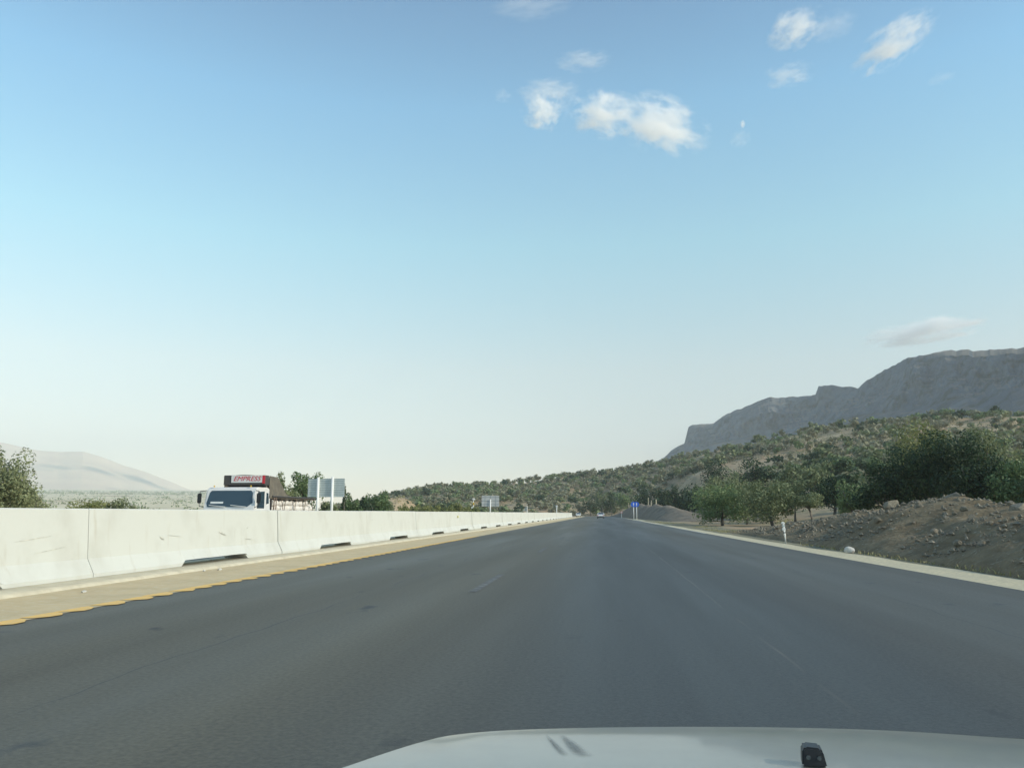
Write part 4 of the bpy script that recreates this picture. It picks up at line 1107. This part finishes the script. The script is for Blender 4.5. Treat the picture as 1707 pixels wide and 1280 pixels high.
# ------------------------------------------------------------ our own car: bonnet and washer nozzle
def own_car():
    root = empty('car', (.32, .6, 0)); tag(root, 'silver white car whose bonnet fills the bottom edge of the photo', 'car')
    def zh(y): return .945-.06*(np.clip(y, .5, 3)-.9)-.04*np.clip(np.asarray(y)-1.2, 0, None)**2
    def unp(px, py):
        z = .9
        for _ in range(60): g = ground(px, py, z); z = z*.7+.3*min(float(zh(min(g[1], 2.2))), 1.0)
        return ground(px, py, z)
    px = [(560, 1281), (590, 1269), (640, 1252), (700, 1233), (760, 1220), (830, 1214), (920, 1211), (1000, 1209), (1100, 1208), (1200, 1208), (1300, 1209), (1400, 1211), (1500, 1215), (1600, 1221), (1707, 1229)]
    out = [(-.60, .35), (-.585, .7), (-.55, 1.0)]
    pts = [unp(*p)[:2] for p in px]
    out += [tuple(p) for p in pts if p[1] > 1.02]
    out += [(1.0, 1.60), (1.12, 1.44), (1.22, 1.15), (1.25, .8), (1.26, .35)]
    # resample the outline smoothly
    o = np.array(out); d = np.concatenate([[0], np.cumsum(np.hypot(*np.diff(o, axis=0).T))])
    t = np.linspace(0, d[-1], 140); ox = np.interp(t, d, o[:, 0]); oy = np.interp(t, d, o[:, 1])
    for _ in range(4):
        ox[1:-1] = (ox[:-2]+ox[1:-1]*2+ox[2:])/4; oy[1:-1] = (oy[:-2]+oy[1:-1]*2+oy[2:])/4
    c0x = np.clip(ox, -.1, .8); c0y = np.full_like(oy, .35)
    S = np.concatenate([np.linspace(0, .9, 16), np.linspace(.92, 1, 8)])
    P = np.zeros((140, len(S), 3))
    for j, s in enumerate(S):
        X = .33+(ox-.33)*s; Y = .35+(oy-.35)*s
        Zz = zh(Y)+.0
        P[:, j] = np.stack([X, Y, Zz-.003*np.clip((s-.9)/.1, 0, 1)**2], -1)
    # two soft creases
    P[:, :, 2] += .006*np.exp(-((P[:, :, 0]+.22+.12*(P[:, :, 1]-1))/.035)**2)*np.clip((1.5-P[:, :, 1])*4, 0, 1)
    me = grid_mesh('bonnet', P); bo = link('bonnet', me, M['hood'], root)
    bo.matrix_parent_inverse = Matrix.Translation((-.32, -.6, 0))
    # wings, nose and bumper drop away below the bonnet edge
    n = 140; rows = []
    nx = np.gradient(oy); ny = -np.gradient(ox); ln = np.hypot(nx, ny); nx /= -ln; ny /= -ln
    edge = P[:, -1]
    prof = [(0, 0), (.0, -.012), (.015, -.02), (.035, -.06), (.05, -.16), (.06, -.3), (.05, -.45), (.02, -.6)]
    R_ = np.zeros((n, len(prof), 3))
    for j, (o_, dz) in enumerate(prof):
        R_[:, j] = np.stack([edge[:, 0]+nx*o_*.5, edge[:, 1]+ny*o_*.5, edge[:, 2]+dz-.003], -1)
    w_ = link('body', grid_mesh('body', R_), M['hood'], root); w_.matrix_parent_inverse = Matrix.Translation((-.32, -.6, 0))
    # two slanting shadow marks painted onto the bonnet, left of centre
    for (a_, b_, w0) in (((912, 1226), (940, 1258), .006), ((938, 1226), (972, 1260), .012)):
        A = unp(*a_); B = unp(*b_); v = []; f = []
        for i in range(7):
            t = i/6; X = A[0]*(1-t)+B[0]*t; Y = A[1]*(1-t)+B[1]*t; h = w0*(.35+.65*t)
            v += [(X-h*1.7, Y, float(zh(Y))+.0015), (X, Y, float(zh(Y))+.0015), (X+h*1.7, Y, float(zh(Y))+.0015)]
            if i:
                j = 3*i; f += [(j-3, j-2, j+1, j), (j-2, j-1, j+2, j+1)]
        sm_ = mesh_obj('shadow_mark', v, f, M['shadow_mark'], root); at_ = sm_.data.attributes.new('soft', 'FLOAT', 'POINT'); at_.data.foreach_set('value', [(1.0 if k % 3 == 1 else 0.0)*(math.sin(math.pi*(.1+.8*(k//3)/6))) for k in range(21)]); sm_.matrix_parent_inverse = Matrix.Translation((-.32, -.6, 0))
    # nozzle
    g = unp(1355, 1276); z0 = float(zh(g[1]))
    nb = MB().prism([(-.016, 0), (.020, 0), (.015, .022), (.011, .027), (-.010, .028), (-.015, .024)], 'y', -.013, .018)
    bmesh.ops.bevel(nb.bm, geom=list(nb.bm.edges), offset=.0025, segments=2, affect='EDGES', clamp_overlap=True)
    no = nb.build('washer_nozzle', M['black'], root); no.matrix_parent_inverse = Matrix.Translation((-.32, -.6, 0)); no.location = (g[0], g[1], z0+.002)
    no.rotation_euler.z = -.15
    for dx in (-.007, .009):
        MB().tube([(dx, -.012, .014), (dx, -.0165, .014)], .0034, 10).build('jet', mat('nozzle_ball', (.12, .13, .13), .25, metal=.6), no)
own_car()

# ------------------------------------------------------------ clouds (real volumes, above the haze)
def cloud_mat(name, k, thr):
    m = bpy.data.materials.new(name); m.use_nodes = True
    N = m.node_tree.nodes; L = m.node_tree.links; N.remove(N["Principled BSDF"])
    pv = N.new("ShaderNodeVolumePrincipled"); pv.inputs["Color"].default_value = (1, 1, 1, 1); pv.inputs["Anisotropy"].default_value = .0
    tc = N.new("ShaderNodeTexCoord"); oi = N.new("ShaderNodeObjectInfo")
    ln = N.new("ShaderNodeVectorMath"); ln.operation = 'LENGTH'; L.new(tc.outputs["Object"], ln.inputs[0])
    ml = N.new("ShaderNodeMath"); ml.operation = 'MULTIPLY'; ml.inputs[1].default_value = 37; L.new(oi.outputs["Random"], ml.inputs[0])
    va = N.new("ShaderNodeVectorMath"); va.operation = 'ADD'; L.new(tc.outputs["Object"], va.inputs[0]); L.new(ml.outputs[0], va.inputs[1])
    nz = N.new("ShaderNodeTexNoise"); nz.inputs["Scale"].default_value = 2.1; nz.inputs["Detail"].default_value = 5; nz.inputs["Roughness"].default_value = .62
    L.new(va.outputs[0], nz.inputs["Vector"])
    a = N.new("ShaderNodeMath"); a.operation = 'MULTIPLY_ADD'; a.inputs[1].default_value = 4.4; a.inputs[2].default_value = -2.2-thr; L.new(nz.outputs["Fac"], a.inputs[0])
    b = N.new("ShaderNodeMath"); b.operation = 'SUBTRACT'; b.inputs[0].default_value = 1.0; L.new(ln.outputs["Value"], b.inputs[1])
    c = N.new("ShaderNodeMath"); c.operation = 'ADD'; L.new(a.outputs[0], c.inputs[0]); L.new(b.outputs[0], c.inputs[1])
    # never any density at the domain's skin
    e = N.new("ShaderNodeMath"); e.operation = 'MULTIPLY'; e.use_clamp = True; e.inputs[1].default_value = 4; L.new(b.outputs[0], e.inputs[0])
    d = N.new("ShaderNodeMath"); d.operation = 'MAXIMUM'; d.inputs[1].default_value = 0; L.new(c.outputs[0], d.inputs[0])
    f = N.new("ShaderNodeMath"); f.operation = 'MULTIPLY'; L.new(d.outputs[0], f.inputs[0]); L.new(e.outputs[0], f.inputs[1])
    g = N.new("ShaderNodeMath"); g.operation = 'MULTIPLY'; g.inputs[1].default_value = k; L.new(f.outputs[0], g.inputs[0])
    L.new(g.outputs[0], pv.inputs["Density"]); L.new(pv.outputs[0], N["Material Output"].inputs["Volume"])
    return m
CM = {'soft': cloud_mat('cloud_soft', .012, .12), 'fleck': cloud_mat('moon_fleck', .05, -.1), 'thick': cloud_mat('cloud_thick', .026, .30), 'thin': cloud_mat('cloud_thin', .010, .25), 'wisp': cloud_mat('cloud_wisp', .0045, .1)}
def cloud(px, py, w, h, ang, kind, label, group=None):
    d = ray(px, py); d = d/np.linalg.norm(d)
    alt = 1700.; dist = (alt-1.3)/d[2]
    p_ = EYE+d*dist
    s = dist/FPX*1.02*(1/ (d@_F))**0
    bm = bmesh.new(); bmesh.ops.create_icosphere(bm, subdivisions=3, radius=1)
    me = bpy.data.meshes.new('cloud'); bm.to_mesh(me); bm.free(); me.materials.append(CM[kind])
    o = bpy.data.objects.new('cloud', me); COL.objects.link(o)
    o.location = tuple(p_)
    o.scale = (w*s*.62, (w+h)*.5*s*.5, h*s*.62)
    yaw = math.atan2(-d[0], d[1])
    o.rotation_euler = (Matrix.Rotation(yaw, 4, 'Z') @ Matrix.Rotation(math.radians(-ang), 4, 'Y')).to_euler()
    tag(o, label, 'cloud', group)
for c in [
    (906, 184, 64, 62, 0, 'thick', 'white puff at the left end of the row of three clouds'),
    (915, 152, 90, 34, 0, 'thin', 'thin veil above the left puff of the row of three clouds'),
    (1002, 190, 100, 66, -15, 'thick', 'bright middle puff of the row of three clouds'),
    (1102, 208, 138, 76, -25, 'thick', 'largest bright puff, at the right end of the row of three clouds'),
    (1046, 176, 90, 30, -20, 'wisp', 'faint veil over the gap between the middle and right puffs'),
    (972, 102, 78, 28, 0, 'thin', 'small flat cloud above the row of three clouds'),
    (884, 10, 110, 28, 5, 'wisp', 'faint streak of cloud at the top edge of the sky'),
    (838, 160, 28, 22, 0, 'wisp', 'tiny faint wisp left of the row of three clouds'),
    (1326, 48, 76, 50, 15, 'thick', 'white ragged cloud near the top of the sky'),
    (1388, 44, 60, 36, 10, 'wisp', 'thin wisp right of the ragged top cloud'),
    (1314, 126, 66, 36, 0, 'thin', 'soft small cloud below the ragged top cloud'),
    (1490, 72, 112, 46, 30, 'thick', 'bright elongated cloud slanting up to the right'),
    (1540, 553, 140, 34, 4, 'soft', 'low flat pale cloud just above the cliff mountain'),
    (1234, 232, 30, 26, 20, 'wisp', 'faint wisp alone right of the row of three clouds'),
    (1238, 207, 7, 12, 0, 'fleck', 'daytime moon as a tiny bright fleck alone in the right half of the sky'),  # moon stood in for by a speck of cloud volume
    (1568, 131, 36, 14, 5, 'wisp', 'faint wisp below right of the slanting cloud')]:
    cloud(*c)

# ------------------------------------------------------------ haze: one closed box round everything below the clouds
hm = bpy.data.materials.new('haze'); hm.use_nodes = True
hn = hm.node_tree.nodes; hn.remove(hn["Principled BSDF"])
hv = hn.new("ShaderNodeVolumePrincipled"); hv.inputs["Color"].default_value = (.93, .975, .97, 1); hv.inputs["Density"].default_value = 0.00018; hv.inputs["Anisotropy"].default_value = 0
hm.node_tree.links.new(hv.outputs[0], hn["Material Output"].inputs["Volume"])
ho = MB().box((0, 0, 345), (15200, 15200, 712)).build('haze', hm)
tag(ho, 'pale blue haze filling the air over the whole valley', None, None, 'stuff')
